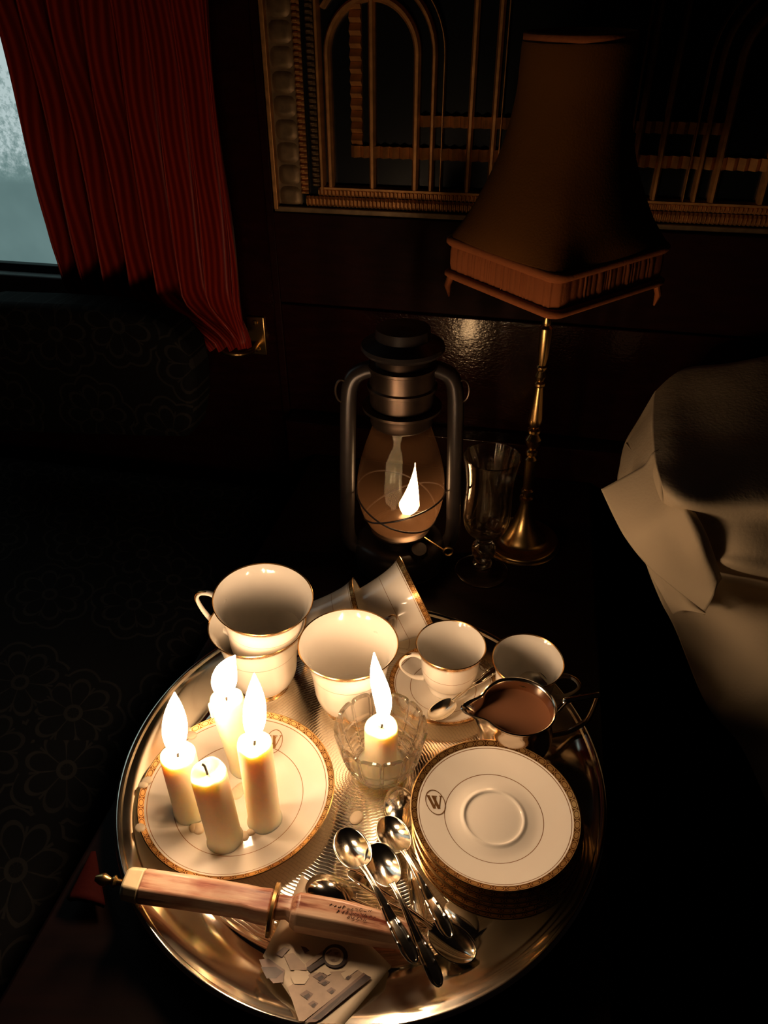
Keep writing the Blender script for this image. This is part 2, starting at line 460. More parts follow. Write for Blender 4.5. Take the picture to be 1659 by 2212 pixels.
# ------------------------------------------------------------------ bronze grille panel on the wall
GD = WD - .006
def gu(x, y): return wu(x, y, GD)
def gzz(x, y): return wz(x, y, GD)
grille = thing('grille_panel', 'bronze grille panel with arches and ribbed frame on dark wall', 'wall panel', (0, 0, 0))
gx0, gb = gu(598, 446), gzz(640, 450)
gc = gu(1232, 200)                           # middle of the panel
gx1 = 2 * gc - gx0; gt = gb + .78
inl, inb = gu(706, 400), gzz(760, 402)       # inner opening
inr = 2 * gc - inl
b = MB()
b.box((gx0 + .004, GD, gb + .004), (gx1 - .004, GD + .005, gt), WROT); b.build('backing', M['recess'], grille)
def sweep_bar(pts, wd, dp, name, mat, ribs=0):
    """flat bar of width wd and depth dp along pts (u, z) standing in front of the wall"""
    b = MB(); n = len(pts); L = []; 
    for i in range(n):
        a = Vector(pts[max(i - 1, 0)]); c = Vector(pts[min(i + 1, n - 1)]); t = (c - a).normalized(); nn = Vector((-t.y, t.x))
        p = Vector(pts[i]); L.append((p + nn * wd / 2, p - nn * wd / 2, p))
    vs = []
    for l, r, p in L:
        m1 = l.lerp(r, .3); m2 = l.lerp(r, .7)
        vs += [uv(l.x, GD, l.y), uv(l.x, GD - dp * .6, l.y), uv(m1.x, GD - dp, m1.y), uv(m2.x, GD - dp, m2.y), uv(r.x, GD - dp * .6, r.y), uv(r.x, GD, r.y)]
    fs = []
    for i in range(n - 1):
        for k in range(5): fs.append((i * 6 + k, (i + 1) * 6 + k, (i + 1) * 6 + k + 1, i * 6 + k + 1))
    fs.append(tuple(range(6))); fs.append(tuple(reversed(range((n - 1) * 6, n * 6))))
    b.add(vs, fs); return b.build(name, mat, grille, sharp=25)
def zig(p0, p1, wd, pitch, name='stepped_bar'):
    """bar with a row of wedge shaped steps along it"""
    p0, p1 = Vector(p0), Vector(p1); t = (p1 - p0).normalized(); nn = Vector((-t.y, t.x)); L = (p1 - p0).length
    b = MB(); k = 0; s = 0
    while s < L - .001:
        e = min(s + pitch, L); m = s + (e - s) * .45
        q = []
        for (a, d) in ((s, .003), (m, .010), (e, .004)):
            for sgn in (-1, 1):
                c = p0 + t * a + nn * sgn * wd / 2; q.append(uv(c.x, GD - d, c.y)); q.append(uv(c.x, GD, c.y))
        b.add(q, [(0, 2, 6, 4), (4, 6, 10, 8), (0, 4, 5, 1), (4, 8, 9, 5), (2, 3, 7, 6), (6, 7, 11, 10), (0, 1, 3, 2), (8, 10, 11, 9)])
        s = e
    return b.build(name, M['bronze'], grille, sharp=20)
def ribbed(p0, p1, wd, pitch, name, mat):
    p0, p1 = Vector(p0), Vector(p1); t = (p1 - p0).normalized(); nn = Vector((-t.y, t.x)); L = (p1 - p0).length
    n = int(L / pitch); b = MB(); pr = [(-.5, 0), (-.5, .004), (-.25, .0075), (.25, .0075), (.5, .004), (.5, 0)]
    vs = []; N = n * 4 + 1
    for i in range(N):
        a = i / (N - 1) * L; k = .45 + .55 * (1 if i % 4 in (1, 2) else 0)
        c = p0 + t * a
        for x, d in pr:
            q = c + nn * x * wd; vs.append(uv(q.x, GD - .002 - d * k, q.y))
    fs = [(i * 6 + k, (i + 1) * 6 + k, (i + 1) * 6 + k + 1, i * 6 + k + 1) for i in range(N - 1) for k in range(5)]
    b.add(vs, fs); return b.build(name, mat, grille, sharp=20)
# frame: plain lip, a band of ovals, two ribbed bands, an inner lip
su = gu(655, 440); r1, r2 = gu(664, 440), gu(683, 440)
for sgn in (1, -1):
    fx = (lambda u: u) if sgn > 0 else (lambda u: 2 * gc - u)
    b = MB(); lo, hi = sorted((fx(gx0), fx(gx0 + .006))); b.box((lo, GD - .012, gb), (hi, GD + .005, gt), WROT); b.build('frame_lip', M['bronze'], grille, bevel=.001)
    b = MB(); oz = gb + .003; pitch = (gzz(640, 250) - gzz(645, 395)) / 3.0 * 1.0
    wdt = su - gx0 - .008
    while oz < gt:
        cu, cz = fx(gx0 + .007 + wdt / 2), oz + pitch / 2
        def dome(x, y):
            a = x * 2 * PI; rr = y
            e = (abs(math.cos(a)) ** 4 + abs(math.sin(a)) ** 4) ** -.25
            return uv(cu + math.cos(a) * e * rr * wdt * .48, GD - .003 - .0022 * (1 - rr ** 8), cz + math.sin(a) * e * rr * pitch * .46)
        b.grid(dome, 20, 4); oz += pitch
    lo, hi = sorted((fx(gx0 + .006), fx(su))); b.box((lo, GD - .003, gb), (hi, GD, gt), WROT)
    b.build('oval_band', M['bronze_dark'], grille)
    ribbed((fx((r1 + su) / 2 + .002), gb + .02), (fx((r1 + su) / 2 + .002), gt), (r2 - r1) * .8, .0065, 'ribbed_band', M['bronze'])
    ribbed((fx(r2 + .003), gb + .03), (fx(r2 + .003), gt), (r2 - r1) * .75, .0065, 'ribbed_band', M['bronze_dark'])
    sweep_bar([(fx(inl - .003), inb - .004), (fx(inl - .003), gt)], .007, .012, 'inner_lip', M['bronze'])
z1, z2 = gzz(760, 415), gzz(760, 436)
ribbed((gu(690, 412), z1), (2 * gc - gu(690, 412), z1), .0095, .0052, 'ribbed_band', M['bronze'])
ribbed((gu(664, 430), z2), (2 * gc - gu(664, 430), z2), .0125, .0052, 'ribbed_band', M['bronze'])
b = MB(); b.box((gx0, GD - .010, gb - .003), (gx1, GD + .005, gb + .004), WROT); b.build('frame_lip', M['bronze_dark'], grille, bevel=.001)
sweep_bar([(inl - .006, inb - .002), (inr + .006, inb - .002)], .006, .011, 'inner_lip', M['bronze'])
# arches, bars
spz = gzz(805, 118)
for mir in (1, -1):
    fx = (lambda u: u) if mir > 0 else (lambda u: 2 * gc - u)
    ac = gu(806, 118)
    for rr, wd, nm in ((gu(902, 200) - gu(806, 200), .0085, 'arch'), (gu(938, 200) - gu(806, 200), .0065, 'arch'), (gu(960, 200) - gu(806, 200), .0025, 'arch')):
        pts = [(fx(ac + rr), inb)] + [(fx(ac + rr * math.cos(a)), spz + rr * 1.02 * math.sin(a)) for a in [PI * k / 24 for k in range(25)] if ac + rr * math.cos(a) > inl - .001]
        if rr < gu(908, 200) - gu(806, 200): pts.append((fx(ac - rr), inb))
        sweep_bar(pts, wd, .012, nm, M['bronze'])
    for px, wd in ((807, .0085), (1016, .0075), (1066, .0075)):
        sweep_bar([(fx(gu(px, 300)), inb), (fx(gu(px, 300)), gt)], wd, .011, 'bar', M['bronze'])
    u1 = gu(1089, 200); sweep_bar([(fx(u1), inb), (fx(u1), gt)], .0022, .010, 'bar', M['bronze'])
    u = gu(772, 200); zb_ = gzz(772, 326)
    zig((fx(u), gzz(772, 312)), (fx(u), gt), .014, gzz(770, 60) - gzz(770, 88))
    zig((fx(gu(760, 326)), zb_), (fx(gc), zb_), .0135, .0125)
    zig((fx(gu(908, 262)), gzz(1000, 263)), (fx(gc), gzz(1000, 263)), .0125, .0125)

# ------------------------------------------------------------------ curtain and its brass tieback hook
ur, ul = wu(528, 600, CD), wu(120, 520, CD)
cz_bot = wz(480, 748, CD); cz_top = 1.95
zr = wz(300, 650, CD)
def curtain_pt(s, t):                         # s across, t 0 bottom .. 1 top
    z = cz_bot + (cz_top - cz_bot) * t
    k = max(0, min(1, (z - cz_bot) / (zr + .02 - cz_bot))); k = k * k * (3 - 2 * k)
    left = (wu(418, 748, CD)) * (1 - k) + ul * k
    right = ur - .004 * k + .010 * t
    ph = 2 * PI * (7.6 * s + .25 * math.sin(2.3 * s + 3.0 * t) + .05 * math.sin(9 * t + 5 * s))
    amp = .026 + .005 * math.sin(5 * s + 2 * t)
    y = CD + amp * math.cos(ph + .3 * math.cos(ph)) * (.35 + .65 * k) + (1 - k) * .012 * math.sin(41 * s)
    u = left + (right - left) * s + .004 * math.sin(ph * 1.0) + .0022 * math.sin(24 * t + 11 * s)
    return uv(u, y, z)
cur = thing('curtain', 'dark red striped curtain hanging beside the frosted window', 'curtain')
b = MB(); b.grid(curtain_pt, 240, 90, 0, lambda x, y: (x * .9, y)); b.build('drape', M['curtain'], cur, sharp=0, solid=.0015)
hk = thing('tieback_hook', 'small brass curtain tieback hook on the dark wall panelling', 'curtain hook', onwall(556, 724, WD))
b = MB(); X = WROT
b.box((-.014, -.004, -.030), (.014, 0, .030), X); b.build('back_plate', M['brass'], hk, bevel=.0015)
b = MB(); b.tube([X @ Vector(p) for p in smooth([(0, -.003, -.012), (0, -.03, -.014), (-.012, -.05, -.012), (-.032, -.052, -.010), (-.050, -.045, -.004)], 5)], .0042, 10)
b.build('arm', M['brass'], hk)
for dz in (-.021, .021):
    b = MB(); b.lathe([(0, .0035), (.0035, .003), (.0045, .0005), (.0045, 0)], 14, X=T3(X @ Vector((0, -.0035, dz))) @ X @ Matrix.Rotation(PI / 2, 4, 'X'))
    b.build('screw', M['brass'], hk)

# ------------------------------------------------------------------ banquette at the left, chair at the right
tu0, tu1 = -.317, .111
ban = thing('banquette', 'dark banquette seat in floral lace fabric left of the table', 'seat', uv(-.75, .6, 0))
ban_inv = ban.matrix_basis.inverted() if False else T3(-Vector(ban.location))
b = MB()
def rbox(lo, hi, n=10, r=.03):
    """rounded box grid on its top and front, uv in metres"""
    b.box(lo, hi, ban_inv @ WROT)
rbox((-1.3, -.3, .34), (tu0 - .03, .95, TT - .045)); b.build('seat_cushion', M['floral'], ban, bevel=.03)
b = MB(); b.box((-1.28, -.28, .0), (tu0 - .07, .92, .335), ban_inv @ WROT); b.build('base', M['black_wood'], ban, bevel=.01)
# wing beside the window: higher at the far left, scrolling down to the right
vf = .85
pf = [(-60, 655), (60, 660), (150, 664), (240, 672), (310, 688), (365, 715), (402, 756), (416, 810), (420, 880), (408, 950), (150, 942), (-60, 934)]
pts = [(onwall(x, y, vf).dot(EU), onwall(x, y, vf).z) for x, y in pf]
n = len(pts); b = MB()
vs = [uv(u, vf, z) - Vector(ban.location) for u, z in pts] + [uv(u, WD - .105, z) - Vector(ban.location) for u, z in pts]
fs = [tuple(range(n)), tuple(reversed(range(n, 2 * n)))] + [(k, n + k, n + (k + 1) % n, (k + 1) % n) for k in range(n)]
us = [[pts[k % n] for k in f] for f in fs]
b.add(vs, fs, 0, us); b.build('wing', M['floral'], ban, bevel=.012)

table = thing('tea_table', 'dark wooden carriage table carrying the tray, lantern and lamp', 'table', uv((tu0 + tu1) / 2, .55, 0))
Ti = T3(-Vector(table.location))
b = MB(); b.box((tu0, .14, TT - .028), (tu1, WD - .046, TT), Ti @ WROT); b.build('tabletop', M['table_wood'], table, bevel=.004)
b = MB(); b.box((tu0 + .03, .2, TT - .10), (tu1 - .03, WD - .06, TT - .028), Ti @ WROT); b.build('apron', M['table_wood'], table, bevel=.003)
for u in (tu0 + .05, tu1 - .05):
    for v in (.2, WD - .1):
        b = MB(); p = Ti @ uv(u, v, 0); b.lathe([(0, 0), (.014, 0), (.017, .2), (.022, TT - .09), (0, TT - .09)], 20, X=T3(p)); b.build('leg', M['table_wood'], table)

chair = thing('armchair', 'black upholstered armchair under the draped cream jacket', 'chair', (.62, .62, 0))
ci = T3((-.62, -.62, 0))
b = MB(); b.box((.26, .30, .36), (.86, .90, TT - .17), ci @ WROT); b.build('seat', M['black_cloth'], chair, bevel=.03)
b = MB(); b.box((.27, .94, .36), (.86, .985, TT + .14), ci @ WROT); b.build('backrest', M['black_cloth'], chair, bevel=.015)
for x in (.30, .82):
    for y in (.34, .95):
        b = MB(); b.lathe([(0, 0), (.016, 0), (.022, .36), (0, .36)], 16, X=ci @ T3(uv(x, y, 0))); b.build('leg', M['black_wood'], chair)

# ------------------------------------------------------------------ cream jacket over the chair
def patch(curves, nu=40, nv=40, wr=0.0, sd=1, amp_dir=Vector((0, -1, .3))):
    """surface through rows of 3-D points, smoothed both ways"""
    rows = [smooth([tuple(p) for p in c], 8) for c in curves]
    m = min(len(r) for r in rows)
    rows = [[r[round(k * (len(r) - 1) / (m - 1))] for k in range(m)] for r in rows]
    cols = [smooth([r[k] for r in rows], 8) for k in range(m)]
    nv_ = len(cols[0])
    rr = random.Random(sd); ph = [(rr.uniform(6, 40), rr.uniform(-26, 26), rr.uniform(0, 6)) for _ in range(6)]
    def f(x, y):
        c = cols[round(x * (m - 1))][round(y * (nv_ - 1))]
        p = Vector(c)
        if wr:
            q = sum(math.sin(a * p.x * 2 + bb * p.z * 3 + cc) for a, bb, cc in ph) / 6
            p = p + amp_dir * (wr * q * math.sin(PI * min(1, max(0, x))) )
        return p
    return f, m - 1, nv_ - 1
def row(ptlist): return [onY(x, y, q) if q > 0 else onz(x, y, -q) for x, y, q in ptlist]   # q: distance, or minus the height over the table
jk = thing('jacket', 'cream cotton jacket draped over the chair at right', 'jacket', (.45, .66, TT))
def jpart(name, rows, wr=.004, sd=1, mat='cream_cloth', th=.003):
    f, nu, nv = patch([row(r) for r in rows], wr=wr, sd=sd)
    b = MB(); o = Vector(jk.location); b.grid(lambda x, y: f(x, y) - o, nu, nv)
    return b.build(name, M[mat], jk, sharp=0, solid=th, offset=1)
# body: over the chair back, down the front and on to the seat
jpart('body', [
    [(1428, 868, -.150), (1490, 830, -.190), (1570, 812, -.210), (1680, 795, -.222), (1800, 780, -.222)],
    [(1414, 846, -.186), (1478, 798, -.208), (1570, 786, -.225), (1680, 766, -.238), (1800, 750, -.240)],
    [(1408, 900, -.190), (1470, 880, -.203), (1570, 880, -.212), (1680, 880, -.216), (1800, 880, -.216)],
    [(1413, 985, -.188), (1470, 990, -.194), (1570, 990, -.198), (1680, 990, -.200), (1800, 990, -.200)],
    [(1432, 1064, -.184), (1470, 1078, -.187), (1570, 1082, -.188), (1680, 1088, -.188), (1800, 1092, -.188)],
    [(1428, 1112, .655), (1480, 1122, .618), (1570, 1128, .597), (1680, 1134, .593), (1800, 1140, .59)],
    [(1420, 1168, .655), (1480, 1180, .618), (1570, 1188, .588), (1680, 1198, .582), (1800, 1206, .58)],
    [(1398, 1205, .650), (1474, 1204, .616), (1560, 1222, .584), (1670, 1246, .580), (1800, 1262, .575)],
    [(1400, 1226, .636), (1474, 1222, .640), (1560, 1244, .640), (1670, 1270, .636), (1800, 1286, .625)],
    [(1428, 1300, .622), (1496, 1306, .614), (1580, 1310, .598), (1680, 1322, .582), (1800, 1330, .572)],
    [(1459, 1361, .605), (1520, 1370, .592), (1590, 1380, .572), (1680, 1380, .555), (1800, 1380, .545)],
    [(1525, 1520, .557), (1560, 1530, .542), (1620, 1530, .525), (1700, 1530, .505), (1800, 1530, .495)],
    [(1600, 1612, .525), (1640, 1630, .512), (1700, 1640, .497), (1760, 1640, .487), (1800, 1640, .485)],
    [(1665, 1755, .478), (1690, 1760, .470), (1720, 1760, .463), (1760, 1760, .458), (1800, 1760, .456)]], wr=.011, sd=3)
# inner lining strip falling away at the left edge
jpart('back_panel', [
    [(1414, 846, -.184), (1416, 850, -.184), (1420, 856, -.184)],
    [(1380, 904, -.145), (1394, 900, -.165), (1411, 900, -.188)],
    [(1350, 956, -.125), (1376, 950, -.155), (1414, 950, -.187)],
    [(1338, 1008, -.115), (1370, 1000, -.150), (1417, 990, -.186)],
    [(1334, 1045, -.105), (1370, 1040, -.140), (1424, 1030, -.182)],
    [(1350, 1120, -.080), (1380, 1115, -.115), (1432, 1100, -.160)]], wr=.002, sd=5)
# turned collar flap with a sharp corner
jpart('collar', [
    [(1298, 1057, .685), (1345, 1032, .685), (1391, 1006, .683), (1412, 976, .690), (1445, 968, .695)],
    [(1329, 1123, .655), (1375, 1095, .647), (1420, 1070, .640), (1450, 1050, .642), (1475, 1040, .650)],
    [(1354, 1167, .632), (1400, 1145, .618), (1445, 1120, .608), (1475, 1100, .598), (1495, 1092, .604)],
    [(1394, 1217, .616), (1432, 1198, .604), (1470, 1180, .596), (1500, 1160, .582), (1525, 1150, .586)],
    [(1439, 1257, .600), (1468, 1245, .592), (1500, 1230, .584), (1524, 1212, .576), (1545, 1205, .582)],
    [(1523, 1322, .575), (1532, 1300, .573), (1543, 1280, .572), (1552, 1262, .575), (1560, 1250, .582)]], wr=.008, sd=12)
# small turned-up edge under the collar
jpart('pocket_flap', [
    [(1394, 1217, .626), (1420, 1236, .618), (1450, 1262, .608), (1490, 1292, .596), (1524, 1322, .582)],
    [(1412, 1252, .618), (1432, 1268, .611), (1460, 1290, .602), (1490, 1306, .590), (1524, 1324, .578)],
    [(1455, 1330, .604), (1462, 1324, .600), (1474, 1319, .594), (1492, 1320, .586), (1522, 1326, .577)]], wr=.001, sd=2)
o = Vector(jk.location)
b = MB(); b.tube([q - o for q in row(((1353, 958, -.131), (1372, 982, -.150), (1392, 1003, -.160)))], .0013, 8); b.build('seam', M['cream_cloth'], jk)

# small red cloth on the seat left of the tray
rc = [onz(x, y, z) for x, y, z in ((205, 1850, .0045), (152, 1952, .0045), (226, 1966, .0045))]
b = MB(); o = rc[1]
tri = [p - o for p in rc]
def redf(x, y):
    a = tri[0].lerp(tri[1], y); c = tri[0].lerp(tri[2], y)
    return a.lerp(c, x) + Vector((0, 0, .003 + .004 * math.sin(PI * x) * y))
b.grid(redf, 10, 10); ob = b.build('napkin', M['red_cloth'], None, solid=.004, offset=-1); ob.location = o
tag(ob, 'folded corner of deep red cloth on the table left of the tray', 'napkin')

# ------------------------------------------------------------------ tray
TF = .005                                    # tray floor above the table
TC = Vector((-.0195, .420, TT))
tray = thing('serving_tray', 'large round silver tray with engraved floor and raised rim', 'tray', TC)
b = MB(); b.lathe([(.0001, TF), (.05, TF), (.10, TF), (.150, TF), (.160, TF)], 128); b.build('engraved_floor', M['tray_floor'], tray)
b = MB(); b.lathe(smooth([(.160, TF), (.1645, TF + .0012), (.168, TF + .0005), (.176, TF + .002), (.188, TF + .0085), (.199, TF + .0155), (.2055, TF + .0185)], 5)
                  + smooth([(.2065, TF + .0210), (.2095, TF + .0222), (.2118, TF + .0205), (.2112, TF + .0185), (.208, TF + .0172), (.197, TF + .0125), (.186, TF + .0055), (.174, .0012), (.16, .0), (.0001, .0)], 4), 160)
b.build('raised_rim', M['silver'], tray)

# ------------------------------------------------------------------ plates and saucers
def dish_profile(Rr, h, well, linein, line2, band, cupring=False):
    """top surface outwards, then underside; materials 0 porcelain 1 band 2 gold line 3 gilt edge"""
    th = .0028
    def zt(r):
        if r < well: z = .0040
        else:
            k = (r - well) / (Rr - well); z = .0040 + (h - .0040) * (k ** 1.35)
        if cupring: z += .0009 * math.exp(-((r - .0245) / .0020) ** 2) - (.0005 if r < .0235 else 0)
        return z
    rs = [(.0001, 0)]
    r = .003
    marks = [(linein, 2), (linein + .0006, 0), (line2, 2), (line2 + .0006, 0), (band, 1), (Rr - .0008, 3)]
    step = [(.0025 * k, 0) for k in range(1, int(Rr / .0025) + 1) if .0025 * k < Rr - .001]
    if cupring: step += [(.0245 + d * .0008, 0) for d in range(-4, 5)]
    pts = sorted([(a, m, 1) for a, m in marks] + [(a, 0, 0) for a, m in step])
    cur = 0; out = [(.0001, zt(.0001), 0)]
    for a, m, k in pts:
        if k: cur = m
        out.append((a, zt(a), cur))
    out += [(Rr, h - .0008, 3), (Rr - .0006, h - .0024, 0), (Rr - .006, h - .0048, 0)]
    k0 = well + .012
    out += [(k0 + (Rr - .012 - k0) * .5, zt(k0 + (Rr - .012 - k0) * .5) - th, 0), (well + .004, .0022, 0), (well + .003, 0, 0), (well - .001, 0, 0), (well - .002, .0016, 0), (.0001, .0016, 0)]
    return out, zt
def monogram(parent, zt, rm, ang, spin, sc):
    """oval with two overlapping V strokes, lying on the glaze"""
    b = MB(); c = Vector((rm * math.cos(ang), rm * math.sin(ang))); ca, sa = math.cos(spin), math.sin(spin)
    def put(x, y):
        p = c + Vector((x * ca - y * sa, x * sa + y * ca)) * sc; return Vector((p.x, p.y, zt(p.length) + .00025))
    def ribbon(pts, wd):
        vs = []
        for i, p in enumerate(pts):
            a = Vector(pts[max(i - 1, 0)]); d = (Vector(pts[min(i + 1, len(pts) - 1)]) - a).normalized(); nn = Vector((-d.y, d.x))
            ww = wd[i] if isinstance(wd, list) else wd
            vs += [put(*(Vector(p) + nn * ww)), put(*(Vector(p) - nn * ww))]
        b.add(vs, [(2 * i, 2 * i + 1, 2 * i + 3, 2 * i + 2) for i in range(len(pts) - 1)])
    ribbon([(math.cos(2 * PI * k / 40) * .85, math.sin(2 * PI * k / 40) * 1.1) for k in range(41)], .035)
    def seg(a, c, wd): ribbon([Vector(a).lerp(Vector(c), k / 6) for k in range(7)], wd)
    seg((-.55, .55), (-.18, -.55), .13); seg((-.18, -.55), (.12, .5), .045)
    seg((-.12, .55), (.22, -.55), .13); seg((.22, -.55), (.58, .6), .045)
    seg((-.68, .56), (-.40, .56), .035); seg((-.25, .56), (.25, .56), .035); seg((.45, .6), (.7, .6), .035)
    return b.build('monogram', M['goldline'], parent, sharp=0)
PL = Vector((-.1269, .3955, TT + TF + .0005))
plate = thing('side_plate', 'gilt edged side plate carrying four candles, left on the tray', 'plate', PL)
prof, ztp = dish_profile(.084, .0190, .050, .0555, .0762, .0785)
b = MB(); b.lathe(prof, 144); b.build('dish', [M['porcelain'], M['band_plate'], M['goldline'], M['gilt']], plate)
pm = onz(590, 1592, TF + .015) - PL
monogram(plate, ztp, math.hypot(pm.x, pm.y), math.atan2(pm.y, pm.x), rad(-10), .0095)

SG = 'saucers stacked at the right of the tray'
prof, zts = dish_profile(.068, .0165, .034, .0395, .0605, .0622, True)
bs = MB(); bs.lathe(prof, 128)
stack_top = Vector((.0889, .3565, 0))
names = ['topmost', 'second', 'third', 'fourth', 'fifth', 'sixth']
first = None
zs0 = TT + TF + .0005; NS = 6; dzs = .0058
for k in range(NS):
    kk = NS - 1 - k                          # from the bottom up
    off = Vector(((.0012, -.0008), (.0022, -.0016), (.0012, -.0028), (.0030, -.0030), (.0016, -.0042), (.0026, -.005))[kk])
    X = T3((stack_top.x + off.x, stack_top.y + off.y * 1.0, zs0 + k * dzs)) @ Matrix.Rotation(.7 * kk, 4, 'Z')
    if kk == 0: X = T3((stack_top.x, stack_top.y, zs0 + k * dzs))
    lab = '%s saucer down the stack of gilt rimmed saucers' % names[kk] if kk else 'topmost gilt rimmed saucer with brown oval monogram on the stack'
    if kk == NS - 1: lab = 'lowest saucer of the gilt rimmed stack, resting on the tray'
    if first is None:
        first = thing('saucer', lab, 'saucer', (0, 0, 0), SG); first.matrix_world = X
        bs.build('dish', [M['porcelain'], M['band_saucer'], M['goldline'], M['gilt']], first)
        top = first
    else: top = dup(first, lab, X, SG)
pm = onz(941, 1728, TF + NS * dzs + .006) - top.matrix_world.translation
monogram(top, zts, math.hypot(pm.x, pm.y), math.atan2(pm.y, pm.x), rad(8), .0095)

# ------------------------------------------------------------------ cups
def cup_meshes(kind):
    if kind == 'tea':
        outer = smooth([(.0250, 0), (.0252, .0025), (.0262, .0052), (.0310, .0105), (.0342, .0215), (.0355, .036), (.0373, .051), (.0402, .0655), (.0438, .0750), (.0476, .082)], 6); h = .082; Rr = .0476; bandh = .0054; line = .052
    else:
        outer = smooth([(.0205, 0), (.0212, .0018), (.0195, .005), (.0208, .0085), (.0255, .0145), (.0280, .024), (.0291, .036), (.0310, .047), (.0345, .0575)], 6); h = .0575; Rr = .0345; bandh = .0048; line = .030
    th = .0019
    o2 = []
    for (r, z), (r2, z2) in zip(outer, outer[1:] + [outer[-1]]):
        m = 0
        if z >= h - bandh - .0008: m = 1
        elif abs(z - line) < .0011: m = 2
        o2.append((r, z, m))
    # exact band edges
    def rat(z):
        for (a, b_), (c, d) in zip(outer, outer[1:]):
            if b_ <= z <= d and d > b_: return a + (c - a) * (z - b_) / (d - b_)
        return outer[-1][0]
    zs = sorted(set([z for r, z in outer] + [h - bandh, h - bandh - .0016, h - bandh - .0010, line, line + .0005]))
    prof = []
    for z in zs:
        m = 3 if kind == 'tea' and z < .0022 else 0
        if z >= h - bandh - 1e-9: m = 1
        elif abs(z - (h - bandh - .0016)) < 1e-9: m = 2
        elif abs(z - line) < 1e-9: m = 2
        prof.append((rat(z), z, m))
    if prof[0][1] > 0: prof = [(outer[0][0], 0, 0)] + prof
    prof[-1] = (prof[-1][0], prof[-1][1], 3)
    prof += [(Rr - .0006, h + .0007, 3), (Rr - .0014, h - .0002, 0)]
    for z in [q for q in reversed(zs) if q < h - .003 and q > .009]: prof.append((rat(z) - th, z, 0))
    prof += [(.022 if kind == 'tea' else .017, .0072, 0), (.01, .0062, 0), (.0001, .006, 0)]
    pre = [(.0001, .003, 0), (outer[0][0] - .004, .003, 0), (outer[0][0] - .0022, 0, 0)]
    b = MB(); b.lathe(pre + prof, 112); 
    hb = MB()
    if kind == 'tea':
        path = smooth([(.0395, 0, .0655), (.0455, 0, .0712), (.0535, 0, .0743), (.0620, 0, .0725), (.0665, 0, .0655), (.0650, 0, .0560), (.0580, 0, .0420), (.0475, 0, .0295), (.0350, 0, .0215)], 6); rr = [.0034, .0024]
    else:
        path = smooth([(.0305, 0, .0465), (.037, 0, .0510), (.045, 0, .0500), (.0505, 0, .0435), (.0495, 0, .035), (.043, 0, .0255), (.036, 0, .0195), (.0268, 0, .0165)], 6); rr = [.0027, .0019]
    n = len(path); hb.tube(path, [rr[0] * (1.25 - .5 * math.sin(PI * i / (n - 1))) for i in range(n)], 16, 0, .62, up=Vector((1, 0, .3)))
    gl = [(x + .0023 * (.8 if kind != 'tea' else 1), y, z + .0012) for x, y, z in path[3:-8]]
    hb.tube(gl, .0011, 8, 1, .5)
    return b, hb
CUPM = {k: cup_meshes(k) for k in ('tea', 'demi')}
PROTO = {}
def cup(kind, label, X, group):
    if kind not in PROTO:
        nm = 'teacup' if kind == 'tea' else 'coffee_cup'
        t = thing(nm, label, 'cup', (0, 0, 0), group); t.matrix_world = X
        b, hb = CUPM[kind]
        b.build('bowl', [M['porcelain'], M['band_cup' if kind == 'tea' else 'band_demi'], M['goldline'], M['gilt']], t, sharp=50)
        hb.build('handle', [M['porcelain'], M['gilt']], t, sharp=0)
        PROTO[kind] = t; return t
    return dup(PROTO[kind], label, X, group)
TG = 'large white and gilt teacups'; DG = 'small white and gilt coffee cups'
def RZ(a): return Matrix.Rotation(rad(a), 4, 'Z')
TZ = TT + TF + .0005
# standing big cup in the middle
c2 = Vector((-.0336, .5060, TZ)); cup('tea', 'big white teacup standing upright behind the crystal bowl', T3(c2) @ RZ(48), TG)
# two stacked cups at the left
c1 = Vector((-.1232, .5340, TZ)); cup('tea', 'lower teacup of the two stacked behind the candles', T3(c1) @ RZ(100), TG)
tilt = Matrix.Rotation(rad(5), 4, 'X') @ Matrix.Rotation(rad(4), 4, 'Y')
c1b = Vector((-.1200, .5400, TZ + .0330)); cup('tea', 'upper teacup stacked in another with its handle pointing left', T3(c1b) @ tilt @ RZ(170), TG)
# two cups nested on their sides at the back
def lying(px, py, z, axis_cam, depth, label, spin, sc=1.0):
    ax = Vector((axis_cam[0], 0, 0)) + _up * axis_cam[1] + _fw * depth; ax.normalize()
    rim = onz(px, py, z)
    q = ax.to_track_quat('Z', 'Y').to_matrix().to_4x4()
    return cup('tea', label, T3(rim - ax * .082 * sc) @ q @ RZ(spin) @ Matrix.Scale(sc, 4), TG)
lying(787, 1328, .041, (.94, .30), -.05, 'rear left teacup lying on its side with another nested in it', -60, .88)
lying(904, 1286, .054, (.90, .44), .02, 'teacup lying on its side, nested into the mouth of another', -60)
# small cups
sc = Vector((.0600, .5210, TZ))
prof, ztd = dish_profile(.0548, .0135, .026, .033, .0480, .0496)
ds = thing('saucer', 'small saucer under the standing coffee cup, holding a spoon', 'saucer', sc)
b = MB(); b.lathe(prof, 112); b.build('dish', [M['porcelain'], M['band_saucer'], M['goldline'], M['gilt']], ds)
pm = onz(1048, 1440, TF + .010) - sc
monogram(ds, ztd, math.hypot(pm.x, pm.y), math.atan2(pm.y, pm.x), rad(20), .007)
cup('demi', 'small coffee cup standing on its saucer beside a spoon', T3(sc + Vector((.0055, .004, .0042))) @ RZ(192), DG)
cup('demi', 'small coffee cup on the tray behind the silver creamer', T3((.1385, .5110, TZ)) @ Matrix.Rotation(rad(3), 4, 'X') @ RZ(-22), DG)

